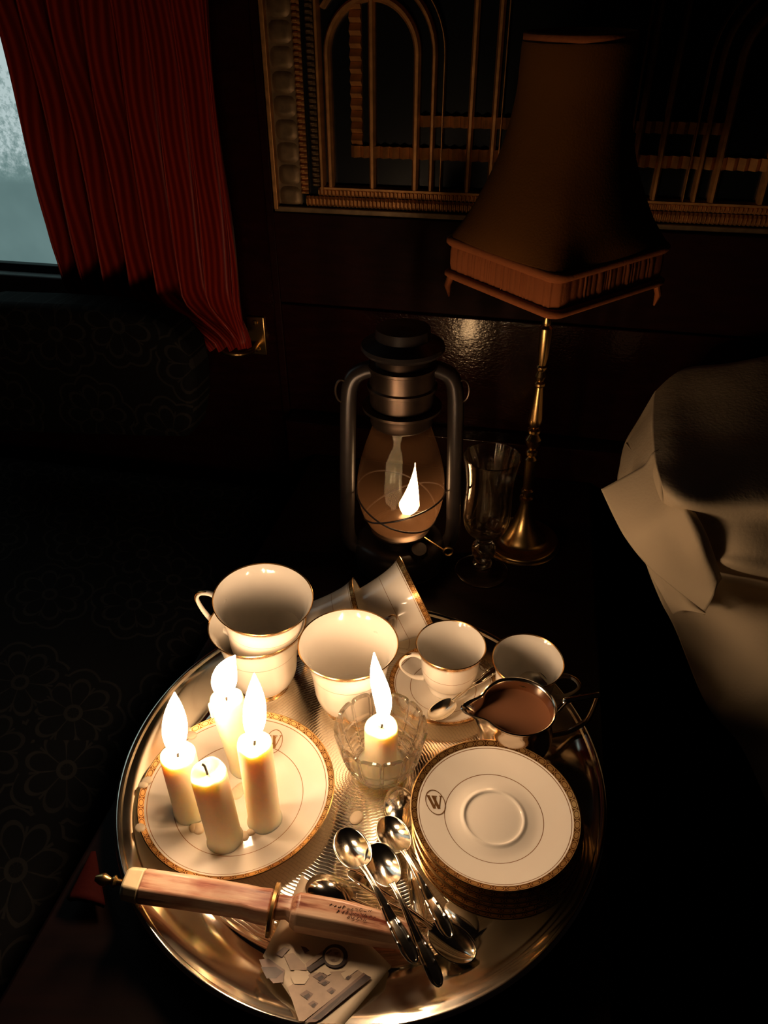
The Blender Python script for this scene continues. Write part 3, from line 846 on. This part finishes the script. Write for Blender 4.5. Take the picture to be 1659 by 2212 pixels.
# ------------------------------------------------------------------ candles
CG = 'short ivory candles'
def flame_mesh(b, base, tip, r, bend=(0, 0, 0), wave=0.0, seg=20, n=16):
    base, tip, bend = Vector(base), Vector(tip), Vector(bend)
    path = []; rs = []
    for i in range(n + 1):
        t = i / n; p = base.lerp(tip, t) + bend * (4 * t * (1 - t)) + Vector((wave * math.sin(t * 2 * PI), 0, 0)); path.append(p)
        k = (t / .32) if t < .32 else (1 - (t - .32) / .68)
        prf = max(0, math.sin(PI * t ** .78)) ** .85
        rs.append(max(r * prf, .0005))
    b.tube(path, rs, seg)
def candle(label, bpx, tpx, r, zb, flame=None, bend=(0, 0, 0), wave=0.0, fr=.009, pool=0.0, wick=None, seed=1, run=None):
    base = onz(*bpx, zb); top = onY(*tpx, base.y + .0)
    ax = (top - base); L = ax.length
    X = frame(base, Vector((0, -1, 0)).cross(ax) if False else ax.cross(Vector((0, 1, 0))), ax) if False else T3(base) @ Vector((0, 0, 1)).rotation_difference(ax).to_matrix().to_4x4()
    t = thing('candle', label, 'candle', (0, 0, 0), CG); t.matrix_world = X
    rr = random.Random(seed); ph = rr.uniform(0, 6)
    def mod(a, q, z, i):
        if q < .001: return q, z
        q *= 1 + .018 * math.sin(3 * a + ph) * (z / L) + .012 * math.sin(5 * a + 2 * ph)
        if z > L * .8: z += .0011 * math.sin(2 * a + ph) + .0006 * math.sin(5 * a)
        return q, z
    pr = [(.0001, 0), (r * (1.10 + pool), 0), (r * (1.06 + pool * .7), .0015), (r * (1.02 + pool * .25), .0045), (r, .009), (r, L * .3), (r, L * .55), (r * .995, L * .8), (r * 1.0, L - .0025),
          (r * .985, L - .0008), (r * .93, L + .0002), (r * .82, L - .0006), (r * .6, L - .0016), (r * .3, L - .0022), (.0001, L - .0024)]
    b = MB(); b.lathe(pr, 56, mod); b.build('wax_body', M['wax'], t, sharp=0)
    w0 = Vector((0, 0, L - .003))
    if wick is None: wick = [(0, 0, 0), (.0006, 0, .004), (-.0008, .0005, .0075)]
    b = MB(); b.tube([w0 + Vector(p) for p in wick], .0009, 8); b.build('wick', M['char'], t)
    if run:
        q = rad(run); d_ = Vector((math.cos(q), math.sin(q), 0)); b = MB()
        b.tube([Vector(p) for p in smooth([tuple(d_ * (r * .80) + Vector((0, 0, L - .0005))), tuple(d_ * (r * 1.0) + Vector((0, 0, L - .001))), tuple(d_ * (r * 1.02) + Vector((0, 0, L - .006))), tuple(d_ * (r * 1.02) + Vector((0, 0, L - .013))), tuple(d_ * (r * 1.02) + Vector((0, 0, L - .017)))], 5)],
               [.0012 + .0012 * k / 20 if k < 17 else .0026 - .0005 * (k - 17) for k in range(21)], 12, 0, .8)
        b.build('wax_run', M['wax_drip'], t, sharp=0)
    if flame:
        Xi = X.inverted(); fb = Xi @ onY(*flame[0], base.y); ft = Xi @ onY(*flame[1], base.y)
        b = MB(); flame_mesh(b, fb, ft, fr, bend, wave); b.build('flame', M['flame'], t, sharp=0)
    return t
zp = TF + .0045
candle('leftmost lit candle on the gilt plate with a tall straight flame', (413, 1748), (383, 1630), .0144, zp, ((378, 1627), (377, 1496)), fr=.0098, seed=2)
candle('rearmost lit candle on the gilt plate, its flame leaning right', (532, 1652), (488, 1508), .0142, zp, ((487, 1503), (508, 1416)), bend=(-.0045, 0, 0), fr=.0105, seed=3, run=200)
candle('lit candle standing at the middle right of the gilt plate', (572, 1768), (549, 1604), .0136, zp, ((546, 1600), (549, 1455)), fr=.0088, seed=4, bend=(.001, 0, 0))
candle('unlit front candle with a bare black wick on the gilt plate', (486, 1810), (450, 1668), .0140, zp, None, seed=5,
       wick=[(-.001, 0, 0), (-.0012, 0, .004), (-.0016, 0, .010), (-.0022, 0, .0118), (-.0034, 0, .0125)])
# wax dribbles on the plate and tray
def wax_drop(label, px, z, r, n=1, sd=1):
    p = onz(px[0], px[1], z); rr = random.Random(sd); b = MB()
    for k in range(n):
        q = Vector((0, 0, 0)) if k == 0 else Vector((rr.uniform(-1.4, 1.4) * r, rr.uniform(-1.4, 1.4) * r, 0)); s = r * (1 if k == 0 else rr.uniform(.6, 1))
        b.lathe([(.0001, .0016), (s * .6, .0014), (s * .9, .0008), (s, 0)], 24, lambda a, x, y, i: (x * (1 + .12 * math.sin(2 * a + k + sd)), y), X=T3(q))
    o = b.build('wax_drip', M['wax_drip'], None, sharp=0); o.location = p; tag(o, label, 'wax', 'drips of candle wax'); return o
wax_drop('wax drips merged at the foot of the leftmost candle', (428, 1790), TF + .0046, .0055, 2, 3)
wax_drop('clear wax beads between the two front candles on the plate', (528, 1806), TF + .0046, .0042, 4, 4)
wax_drop('pale wax pool on the plate behind the middle candle', (512, 1712), TF + .0046, .0065, 3, 5)
wax_drop('round wax drop on the bare tray below the crystal bowl', (770, 1766), TF + .0004, .0062, 1, 6)
wax_drop('wax drip on the left rim of the gilt plate', (318, 1686), TF + .0186, .0045, 2, 7)
wax_drop('wax drip on the upper left rim of the gilt plate', (412, 1588), TF + .0186, .0050, 2, 8)
wax_drop('wax spot on the lower left rim of the gilt plate', (303, 1788), TF + .0184, .0042, 1, 9)

# crystal bowl with the fifth candle
bw = onz(823, 1655, TF + .004); bw.z = TZ
bowl = thing('crystal_bowl', 'cut crystal bowl with scalloped rim holding one lit candle', 'bowl', bw)
NP = 13
ZR = .0535
def cutmod(a, r, z, i):
    w_ = 2 * PI / NP; d = abs(((a + .1) % w_) - w_ / 2) / (w_ / 2)          # 0 middle of a panel, 1 at its edge
    if OUT0 <= i < OUT1:
        r *= 1.0 - .018 * (1 - d * d)
        if d > .80: r -= .0019 * min(1, (d - .80) / .08)
    if z > .036: z += .0040 * (1 - d ** 6) * (z - .036) / .0175
    return r, z
outp = []
grooves = (.008, .0128, .0176, .0224, .0335)
zz = .002
zl = sorted([.002 + .0515 * k / 22 for k in range(23)] + [g_ + q for g_ in grooves for q in (-.0009, 0, .0009)])
for z in zl:
    r = lerp([(.002, .0245), (.008, .0285), (.020, .0335), (.033, .0375), (ZR, .0415)], z)
    if any(abs(z - g_) < 1e-6 for g_ in grooves): r -= .0017
    outp.append((r, z))
pre = [(.0001, .0014), (.016, .0014), (.020, 0), (.0235, .0002)]
OUT0, OUT1 = len(pre), len(pre) + len(outp)
inn = [(lerp([(.002, .0245), (.008, .0285), (.020, .0335), (.033, .0375), (ZR, .0415)], z) - .0044, z) for z in [ZR - .0005 - k * .003 for k in range(15)]]
prof = pre + outp + [(outp[-1][0] - .0010, outp[-1][1] + .0009), (outp[-1][0] - .0032, outp[-1][1] + .0009)] + inn + [(.020, .009), (.0001, .0085)]
b = MB(); b.lathe(prof, NP * 20, cutmod); b.build('cut_glass', M['crystal'], bowl, sharp=22)
candle('lit candle burning inside the cut crystal bowl', (823, 1652), (824, 1568), .0146, TF + .0100, ((824, 1563), (808, 1410)), bend=(.0022, 0, 0), wave=.0016, fr=.0076, pool=.42, seed=6)

# ------------------------------------------------------------------ silver creamer
cc = Vector((.1195, .4470, TZ))
cr = thing('creamer', 'small silver creamer with pouring lip and angular handle, holding brown milk', 'jug', cc)
def spout(a, r, z, i):
    d = abs((a - rad(186) + PI) % (2 * PI) - PI)
    k = max(0, (z - .030) / .032); k = min(1, k)
    r += .0185 * math.exp(-(d / .27) ** 2) * k ** 1.6 if r > .004 else 0
    z += .0022 * math.exp(-(d / .4) ** 2) * k
    return r, z
outp = smooth([(.0225, 0), (.0232, .0025), (.0222, .005), (.0275, .011), (.0325, .020), (.0338, .030), (.0325, .042), (.0312, .052), (.0322, .0600)], 5)
prof = [(.0001, .003), (.019, .002), (.021, 0)] + outp + [(.0336, .0616), (.0338, .0628), (.0326, .0634), (.0312, .0624)] + [(r - .0016, z) for r, z in reversed(outp) if z > .008] + [(.0001, .007)]
b = MB(); b.lathe(prof, 120, spout); b.build('body', M['silver_dark'], cr, sharp=50)
b = MB(); b.lathe([(.0001, .0515), (.015, .0515), (.0296, .0515)], 120, lambda a, r, z, i: (r + (.0100 * math.exp(-(abs((a - rad(186) + PI) % (2 * PI) - PI) / .26) ** 2) if i == 2 else 0), z)); b.build('milk', M['milk'], cr)
b = MB()
hd = Vector((math.cos(rad(8)), math.sin(rad(8)), 0))
hp = [hd * x + Vector((0, 0, z)) for x, z in ((.0315, .050), (.0375, .0515), (.0435, .061), (.046, .0625), (.070, .0650), (.0735, .0620), (.0700, .036), (.0640, .0270), (.0500, .0185), (.0325, .0165))]
b.tube([Vector(p) for p in smooth([tuple(q) for q in hp], 4)], .0030, 12, 0, .8); b.build('handle', M['silver_dark'], cr)

# ------------------------------------------------------------------ spoons
def spoon_meshes():
    L = .130; BL = .043
    b = MB()
    def wb(t): return .0142 * math.sqrt(max(0, 1 - ((t - BL * .47) / (BL * .53 if t > BL * .47 else BL * .47)) ** 2)) ** .95 + .0016 * (t / BL)
    def bowl(x, y):
        t = BL * y; t = BL * (.5 - .5 * math.cos(PI * y)); ww = wb(t); q = (x - .5) * 2
        dp = .0068 * math.sin(PI * min(1, (t / BL) ** .85)) ** .8
        return Vector((t, q * ww, -dp * (1 - q * q) + .002 * (t / BL) ** 2))
    b.grid(bowl, 18, 26)
    h = MB()
    def hz(t): return .002 + .0030 * math.sin(PI * min(1, (t - BL) / .050)) * (1 - .25 * (t - BL) / .05) * (1 if t - BL < .05 else 0) + (0 if t < BL + .05 else .0016 * math.sin(PI * (t - BL - .05) / (L - BL - .05)) )
    def wh(t): return lerp([(BL - .002, .0026), (BL + .004, .0019), (BL + .022, .0020), (BL + .045, .0040), (BL + .064, .0058), (BL + .077, .0060), (L - .004, .0047), (L - .0012, .0028), (L, .0006)], t)
    def hand(x, y):
        t = BL - .0025 + (L - BL + .0025) * y; q = (x - .5) * 2; ww = wh(t)
        rid = .0009 * math.exp(-((abs(q) - .82) / .16) ** 2) - .0003 * (1 - q * q)
        for bt in (BL + .040, BL + .056, BL + .070): rid += .0006 * math.exp(-((t - bt) / .0012) ** 2) * (1 if .55 < abs(q) < .95 else 0)
        return Vector((t, q * ww, hz(t) + rid))
    h.grid(hand, 16, 80)
    return b, h
SB, SH = spoon_meshes()
SPG = 'silver teaspoons'
sp0 = None
def spoon(label, A, zA, B, zB, flip=False, roll=0):
    global sp0
    a, c = onz(*A, zA), onz(*B, zB); X = frame(a, c - a, Vector((0, 0, -1 if flip else 1))) @ Matrix.Rotation(rad(roll), 4, 'X')
    s = max(.74, min(1.15, (c - a).length / .130)); X = X @ Matrix.Scale(s, 4)
    if sp0 is None:
        sp0 = thing('teaspoon', label, 'spoon', (0, 0, 0), SPG); sp0.matrix_world = X
        SB.build('bowl', M['silver'], sp0, sharp=0, solid=.0010, offset=0); SH.build('handle', M['silver'], sp0, sharp=0, solid=.0012, offset=0)
        return sp0
    return dup(sp0, label, X, SPG)
spoon('face-up spoon at the left of the pile, handle crossing the dagger tip', (738, 1790), .0235, (897, 2084), .0300)
spoon('topmost face-up spoon in the middle of the pile', (806, 1822), .0250, (950, 2134), .0215)
spoon('face-up spoon leaning along the saucer stack', (829, 1764), .0165, (974, 2030), .0250)
spoon('overturned spoon with its bowl beside the inscribed bone sheath', (662, 1910), .0085, (968, 2004), .0080, True)
spoon('face-up spoon pointing away from the others, bowl nearest the tray rim', (1026, 2068), .0130, (752, 1886), .0125)
spoon('overturned spoon with its dark bowl in front of the saucer stack', (1024, 2024), .0085, (880, 1806), .0090, True)
spoon('overturned spoon with its bowl by the foot of the crystal bowl', (856, 1700), .0090, (912, 1990), .0135, True)
spoon('small spoon resting on the saucer beside the coffee cup', (928, 1552), .0190, (1075, 1447), .0240, False, -6)

# ------------------------------------------------------------------ bone handled dagger in its sheath
pa, pb = onz(272, 1908, .0385), onz(872, 2008, .0180)
DX = frame(pa, pb - pa, Vector((0, 0, 1)))
DL = (pb - pa).length
dg = thing('dagger', 'bone handled dagger with brass guard lying across the front of the tray', 'dagger'); dg.matrix_world = DX
def bar(name, stations, mat, n=8, sub=0, sharp=30):
    """octagonal bar along x: (x, half width, half thickness, y offset)"""
    b = MB(); vs = []
    for x, hw, ht, yo in stations:
        for cy, czz in ((1, .42), (.62, 1), (-.62, 1), (-1, .42), (-1, -.42), (-.62, -1), (.62, -1), (1, -.42)):
            vs.append(Vector((x, yo + cy * hw, czz * ht)))
    fs = [(i * 8 + k, (i + 1) * 8 + k, (i + 1) * 8 + (k + 1) % 8, i * 8 + (k + 1) % 8) for i in range(len(stations) - 1) for k in range(8)]
    fs += [tuple(reversed(range(8)))[::-1], tuple(range((len(stations) - 1) * 8, len(stations) * 8))[::-1]]
    b.add(vs, fs); return b.build(name, mat, dg, sharp=sharp, bevel=.0012)
G = DL * .535
bar('pommel_cap', [(-.001, .0095, .0075, 0), (.001, .0112, .0088, 0), (.0125, .0120, .0092, 0)], M['bone_pale'])
bar('grip', [(.0126, .0119, .0091, 0), (.05, .0118, .0088, .001), (.09, .0115, .0086, .001), (G - .012, .0120, .0088, 0), (G - .002, .0124, .0090, 0)], M['bone'])
b = MB(); RX = Matrix.Rotation(-PI / 2, 4, 'Y')
b.lathe([(.0001, .024), (.0022, .0232), (.0042, .019), (.0046, .0165), (.0030, .0135), (.0022, .0115), (.0040, .0100), (.0044, .0085), (.0024, .0065), (.0022, .004), (.0048, .002), (.0055, .0)], 24, X=RX)
b.build('finial', M['brass'], dg)
b = MB(); b.lathe([(.0001, -.002), (.9, -.002), (1, -.0012), (1, .0012), (.9, .002), (.0001, .002)], 40, X=T3((G, -.001, 0)) @ RX @ Matrix.Diagonal((.0125, .0200, 1, 1)))
b.build('guard', M['brass'], dg)
bar('neck', [(G + .002, .0085, .0075, .001), (G + .010, .0075, .0070, .002), (G + .014, .0088, .0078, .001)], M['bone'])
bl = bar('sheath', [(G + .0135, .0098, .0085, .0005), (G + .018, .0122, .0120, 0), (G + .05, .0124, .0118, -.0005), (DL - .02, .0114, .0108, -.002), (DL + .004, .0085, .0080, -.004), (DL + .018, .003, .004, -.008)], M['bone'])
b = MB(); rr = random.Random(11)
for ln, (x0, x1, yy) in enumerate(((.052, .084, .0026), (.058, .087, -.0008), (.066, .080, -.0040))):
    x = x0
    while x < x1:
        pts = [Vector((G + x + k * .0007 - .011, yy + rr.uniform(-.0009, .0013), .01215 - .0000)) for k in range(4)]
        b.tube(pts, .00026, 5); x += rr.uniform(.0026, .0036)
b.build('inscription', M['ink'], dg)

# ------------------------------------------------------------------ sepia picture card
cA, cT, cR, cB = onz(568, 2066, .0130), onz(652, 1890, .0056), onz(845, 2088, .0078), onz(700, 2262, .0310)
card = thing('picture_card', 'sepia picture card tucked under the dagger at the tray front', 'card', cA)
def cpt(x, y, lift=0):                       # x from A to T (up the card), y from A to B
    p = cA.lerp(cB, y).lerp(cT.lerp(cR, y), x) - cA
    p += Vector((0, 0, -.0015 * 4 * x * (1 - x) + lift)); return p
b = MB(); b.grid(cpt, 14, 14); b.build('paper', M['card'], card, sharp=0, solid=.0006)
def cpoly(b, pts, mat, lay):
    lay += .0012
    n = len(pts); c = (sum(p[0] for p in pts) / n, sum(p[1] for p in pts) / n)
    vs = [cpt(*c, lay)] + [cpt(*p, lay) for p in pts]
    b.add(vs, [(0, 1 + (k + 1) % n, 1 + k) for k in range(n)], mat)
# picture plane coordinates measured on the photo: s along the picture's length, t across it
H3 = None
def inv(px, py):
    """where a sight line meets the card, as card coordinates"""
    best = (9, 0, 0)
    x0, y0, st = .5, .5, .5
    d = ray(px, py)
    for _ in range(14):
        for i in (-1, 0, 1):
            for j in (-1, 0, 1):
                x, y = x0 + i * st, y0 + j * st
                q = (cpt(x, y) + cA - CAM); e = (q - d * q.dot(d)).length
                if e < best[0]: best = (e, x, y)
        x0, y0 = best[1], best[2]; st *= .6
    return x0, y0
b = MB()
def cp(mat, lay, *pxs): cpoly(b, [inv(560 + x * .205, 1880 + y * .205) for x, y in pxs], mat, lay)
cp(1, .0003, (0, 950), (100, 940), (270, 1060), (250, 1190), (150, 1200), (60, 1100))
cp(0, .0003, (260, 900), (360, 880), (480, 1000), (500, 1060), (330, 1060))
cp(1, .0003, (170, 890), (260, 820), (325, 830), (240, 925))
cp(2, .0004, (20, 1030), (180, 1030), (255, 1080), (180, 1150), (80, 1150))
cp(1, .0003, (440, 810), (490, 820), (530, 855), (480, 885))
cp(0, .0003, (490, 990), (680, 850), (700, 890), (500, 1040))
cp(2, .0004, (495, 1040), (690, 930), (700, 975), (540, 1085))
cp(0, .0003, (300, 1240), (560, 1090), (1040, 1060), (1100, 1100), (470, 1600), (420, 1600))
cp(2, .0005, *[(800 + 135 * math.cos(a), 915 + 125 * math.sin(a)) for a in [2 * PI * k / 24 for k in range(24)]])
for cx_, cy_, wv_, hv_ in ((640, 1130, 75, 60), (680, 1190, 65, 40), (500, 1320, 70, 60), (570, 1420, 55, 45), (760, 1280, 50, 45), (930, 1130, 45, 40)):
    cp(1, .0006, (cx_ - wv_, cy_), (cx_, cy_ - hv_ * .8), (cx_ + wv_, cy_ - hv_ * .1), (cx_ + wv_ * .2, cy_ + hv_))
    cp(2, .0008, (cx_ - wv_ * .4, cy_ + hv_ * .3), (cx_ + wv_ * .3, cy_ - hv_ * .2), (cx_ + wv_ * .6, cy_ + hv_ * .2), (cx_, cy_ + hv_ * .9))
cp(3, .0006, (330, 1130), (380, 1060), (500, 1080), (530, 1140), (480, 1210), (370, 1210))
cp(3, .0006, (590, 1110), (700, 1040), (760, 1100), (720, 1120), (650, 1080))
cp(3, .0006, (860, 1100), (990, 1030), (1040, 1060), (900, 1160))
cp(1, .0006, (480, 1610), (1100, 1090), (1180, 1150), (600, 1610))
cp(2, .0007, (560, 1580), (1120, 1110), (1180, 1140), (640, 1590))
cp(3, .0007, *[(790 + 100 * math.cos(a), 920 + 95 * math.sin(a)) for a in [2 * PI * k / 24 for k in range(24)]])
cp(0, .0009, *[(790 + 72 * math.cos(a), 912 + 72 * math.sin(a)) for a in [2 * PI * k / 20 for k in range(20)]])
cp(1, .0011, (700, 890), (760, 850), (765, 870), (710, 905))
cp(1, .0011, (790, 880), (840, 880), (830, 905), (795, 905))
cp(1, .0011, (750, 955), (790, 945), (800, 965), (765, 975))
b.build('printed_picture', [M['sepia1'], M['sepia2'], M['sepia3'], M['card']], card, sharp=0)

# ------------------------------------------------------------------ hurricane lantern
LY = .745
lc = Vector((.020, LY, TT))
lan = thing('lantern', 'black hurricane oil lantern with lit wick behind the teacups', 'lantern', lc)
def L(name, prof, mat, seg=64, sharp=40):
    b = MB(); b.lathe(prof, seg); return b.build(name, mat, lan, sharp=sharp)
L('tank', smooth([(.0001, .001), (.050, .001), (.0545, .004), (.0560, .012), (.0550, .030), (.048, .038), (.030, .041), (.0001, .042)], 4), M['black_metal'])
b = MB(); b.lathe([(.0001, .012), (.009, .012), (.0105, .010), (.0105, .002), (.012, 0)], 28, X=T3((.022, -.034, .036)) @ Matrix.Rotation(rad(25), 4, 'X')); b.build('filler_cap', M['black_metal'], lan)
L('burner', smooth([(.030, .040), (.031, .046), (.036, .050), (.0365, .054), (.026, .056), (.017, .066), (.0105, .071), (.0001, .0715)], 3), M['drum_metal'])
L('globe', smooth([(.0325, .055), (.0400, .064), (.0480, .083), (.0515, .107), (.0505, .130), (.0440, .158), (.0375, .178), (.0335, .190), (.0325, .200)], 6), M['globe'], 72, 0)
L('globe_collar', smooth([(.0335, .196), (.0352, .199), (.0352, .212), (.036, .214)], 2) + [(.0440, .2155), (.0440, .2185), (.036, .2195)], M['drum_metal'])
L('chimney_drum', [(.0355, .219), (.0358, .238), (.0385, .2395), (.0385, .2425), (.0358, .244), (.0350, .262), (.0375, .2635), (.0375, .2665), (.031, .268), (.029, .278), (.0001, .278)], M['drum_metal'])
L('hood', [(.0001, .274), (.029, .275), (.0420, .281), (.0450, .285), (.0440, .2885), (.030, .296), (.0285, .306), (.0001, .308)], M['black_metal'])
for s in (-1, 1):
    b = MB()
    pth = [(s * .050, 0, .020), (s * .061, 0, .030), (s * .0655, 0, .050), (s * .064, 0, .10), (s * .061, 0, .18), (s * .0585, 0, .230), (s * .053, 0, .250), (s * .042, 0, .258), (s * .034, 0, .260)]
    pp = smooth(pth, 6); b.tube(pp, .0092, 18, 0, 1.15, up=Vector((0, 1, 0))); b.build('side_tube', M['black_metal'], lan, sharp=0)
    b = MB(); b.tube([Vector((s * .066 + .007 * math.cos(a), -.004, .236 + .013 * math.sin(a))) for a in [2 * PI * k / 20 for k in range(20)]], .0013, 8, closed=True); b.build('bail_loop', M['drum_metal'], lan)
b = MB()
for s in (-1, 1):                             # crossed guard wires round the globe
    pts = []
    for k in range(49):
        a = 2 * PI * k / 48
        zz = .088 + s * .020 * math.cos(a + .5) ; rr_ = lerp([(.055, .0345), (.064, .0415), (.083, .0495), (.107, .0530), (.130, .052)], zz)
        pts.append(Vector((rr_ * math.cos(a), rr_ * math.sin(a), zz)))
    b.tube(pts[:-1], .0011, 8, closed=True)
b.build('wire_guard', M['black_metal'], lan)
b = MB(); b.tube([(.028, -.022, .052), (.046, -.040, .050), (.052, -.045, .049)], .0013, 8); b.tube([Vector((.056 + .0055 * math.cos(a), -.047, .049 + .0055 * math.sin(a))) for a in [2 * PI * k / 16 for k in range(16)]], .0013, 8, closed=True)
b.build('wick_knob', M['brass'], lan)
b = MB(); fb, ft = onY(876, 1118, LY) - lc, onY(897, 1000, LY) - lc
path = []; rs = []
for i in range(17):
    t = i / 16; path.append(fb.lerp(ft, t) + Vector((.0025 * math.sin(PI * t), 0, 0))); k = t / .25 if t < .25 else 1 - (t - .25) / .75
    rs.append(max(.0125 * (math.sin(k * PI / 2) if t < .25 else k ** 1.25), .0004))
b.tube(path, rs, 20, 0, .5, up=Vector((0, 1, 0))); b.build('flame', M['lflame'], lan, sharp=0)
b = MB(); b.box((.008, -.001, .070), (.030, .001, .0745)); b.build('wick', M['char'], lan)

# ------------------------------------------------------------------ goblet
gb_ = Vector((.1215, .7215, TT + .0003))
gob = thing('goblet', 'fluted clear glass goblet standing beside the lamp and lantern', 'glass', gb_)
def flute(a, r, z, i):
    if .062 < z < .140 and r > .012: 
        k = min(1, (z - .062) / .012, (.140 - z) / .008); r *= 1 - .035 * (1 - abs(math.cos(a * 6))) ** 1 * max(0, k) if i < 45 else 1
    return r, z
outp = smooth([(.0320, .0012), (.0315, .0028), (.0180, .0042), (.0075, .0062), (.0080, .010), (.0112, .0125), (.0118, .015), (.0085, .018), (.0110, .024), (.0150, .032), (.0135, .041), (.0085, .0455), (.0100, .0475), (.0100, .050), (.0085, .0515), (.0130, .056), (.0225, .064), (.0272, .078), (.0278, .095), (.0272, .115), (.0272, .130), (.0292, .148), (.0325, .165)], 3)
inn = [(r - .0015, z) for r, z in reversed(outp) if z > .066]
b = MB(); b.lathe([(.0001, 0), (.0315, 0)] + outp + [(.0318, .1658)] + inn + [(.012, .062), (.0001, .060)], 120, flute); b.build('bowl', M['goblet'], gob, sharp=30)

# ------------------------------------------------------------------ table lamp
lp = Vector((.1800, .7800, TT + .0016)); PY = lp.y
def lz(y): return onY(1150, y, PY).z - TT
lamp = thing('table_lamp', 'brass table lamp with a square fringed linen shade, unlit', 'lamp', lp)
lamp.rotation_euler = (rad(1.8), rad(-1.0), 0)
b = MB(); b.lathe(smooth([(.0001, 0), (.0455, 0), (.0475, .003), (.0465, .007), (.042, .0085), (.036, .0095), (.030, .0120), (.0255, .018), (.017, .030), (.0105, .045), (.0072, .060), (.0062, .068)], 4), 72); b.build('base', M['brass'], lamp)
def kn(y, r): return (r, lz(y))
st = [(.0062, .066), (.0085, .068), (.0085, .072), (.0052, .074), (.0052, .078), (.0075, .0795), (.0075, .083), (.0048, .085)]
st += [(.0058, lz(1050)), (.0066, lz(1005)), (.0070, lz(990)), (.0042, lz(984)), (.0072, lz(978)), (.0072, lz(972)), (.0045, lz(968)), (.0088, lz(954)), (.0094, lz(946)), (.0050, lz(934)), (.0078, lz(930)), (.0078, lz(925)), (.0048, lz(921)),
       (.0082, lz(910)), (.0080, lz(900)), (.0058, lz(860)), (.0044, lz(832)), (.0064, lz(828)), (.0064, lz(823)), (.0042, lz(819)), (.0066, lz(808)), (.0044, lz(797)), (.0060, lz(792)), (.0060, lz(788)), (.0044, lz(784)), (.0060, lz(770)), (.0074, lz(715)), (.0072, lz(704)), (.0040, lz(698)), (.0052, lz(692)), (.0040, lz(680)), (.0036, .46), (.0001, .46)]
b = MB(); b.lathe(st, 36); b.build('stem', M['brass'], lamp, sharp=35)
SA = rad(-100)                                 # a corner of the square shade looks at the viewer
def sq(a, rc, k):
    """distance from the axis at angle a: round for k=0, square with corner distance rc for k=1"""
    d = ((a - SA + PI / 4) % (PI / 2)) - PI / 4         # 0 at a corner
    s = rc * math.cos(PI / 4) / math.cos(PI / 4 - abs(d))
    s = min(s, rc * .955 + 0 * d)
    return rc * (1 - k) + s * k
def shade_surf(tab, seg=128):
    pr = [(r, z) for r, z, k in tab]; ks = [k for r, z, k in tab]
    b = MB(); b.lathe(pr, seg, lambda a, r, z, i: (sq(a, r, ks[i]), z)); return b
top_tab = smooth([(.0480, .557, .02), (.0485, .553, .02), (.0490, .540, .04), (.0500, .517, .03), (.0550, .490, .06), (.0635, .462, .12), (.0760, .435, .25), (.0920, .408, .5), (.1120, .386, 1.0)], 5)
o = shade_surf(top_tab).build('shade_panel', M['shade'], lamp, sharp=0, solid=.0012)
b = shade_surf([(.0476, .5555, .1), (.0492, .5575, .1), (.0492, .5625, .1), (.0478, .5640, .1), (.0464, .5625, .1), (.0464, .556, .1)]); b.build('top_binding', M['shade_trim'], lamp, sharp=0)
def band_tab(z0, z1, r0, r1): return [(r0, z0, 1), (r1, z0 + (z1 - z0) * .3, 1), (r1, z0 + (z1 - z0) * .7, 1), (r0, z1, 1), (r0 - .004, z1, 1), (r0 - .004, z0, 1), (r0, z0, 1)]
shade_surf(band_tab(.3795, .3885, .1125, .1155)).build('upper_piping', M['shade_trim'], lamp, sharp=0)
shade_surf(band_tab(.3465, .3545, .1130, .1165)).build('lower_piping', M['shade_trim'], lamp, sharp=0)
NPl = 720; rr = random.Random(21); pv = []
x = 0; ks = []
while len(ks) < NPl:
    n = rr.choice((3, 4, 5, 6, 8, 10, 13)); h = rr.uniform(.6, 1.3)
    ks += [h * (math.sin(PI * (k + .5) / n) ** .5) for k in range(n)]
b = MB(); ks = ks[:NPl]
b.lathe([(.1095, .3535), (.1110, .360), (.1108, .373), (.1095, .3800)], NPl,
        lambda a, r, z, i: (sq(a, r, 1) + .0020 * (ks[int(round(a / (2 * PI) * NPl)) % NPl] - .8) * (1 if i in (1, 2) else .5), z))
b.build('pleated_band', M['shade_trim'], lamp, sharp=30)
for k in range(4):                            # small tabs at the corners of the shade
    if k == 0: continue
    a = SA + k * PI / 2; d = Vector((math.cos(a), math.sin(a), 0)); tn = Vector((-d.y, d.x, 0))
    b = MB(); p = d * .104 + Vector((0, 0, .349))
    b.tube([p, p + d * .004 + Vector((0, 0, -.012)), p + d * .002 + Vector((0, 0, -.024))], [.008, .007, .002], 12, 0, .5, up=d); b.build('corner_tab', M['shade_trim'], lamp)
b = MB()
for k in range(3):
    a = SA + k * 2 * PI / 3; b.tube([Vector((0, 0, .455)), Vector((.047 * math.cos(a), .047 * math.sin(a), .553))], .0012, 8)
b.build('shade_carrier', M['brass'], lamp)
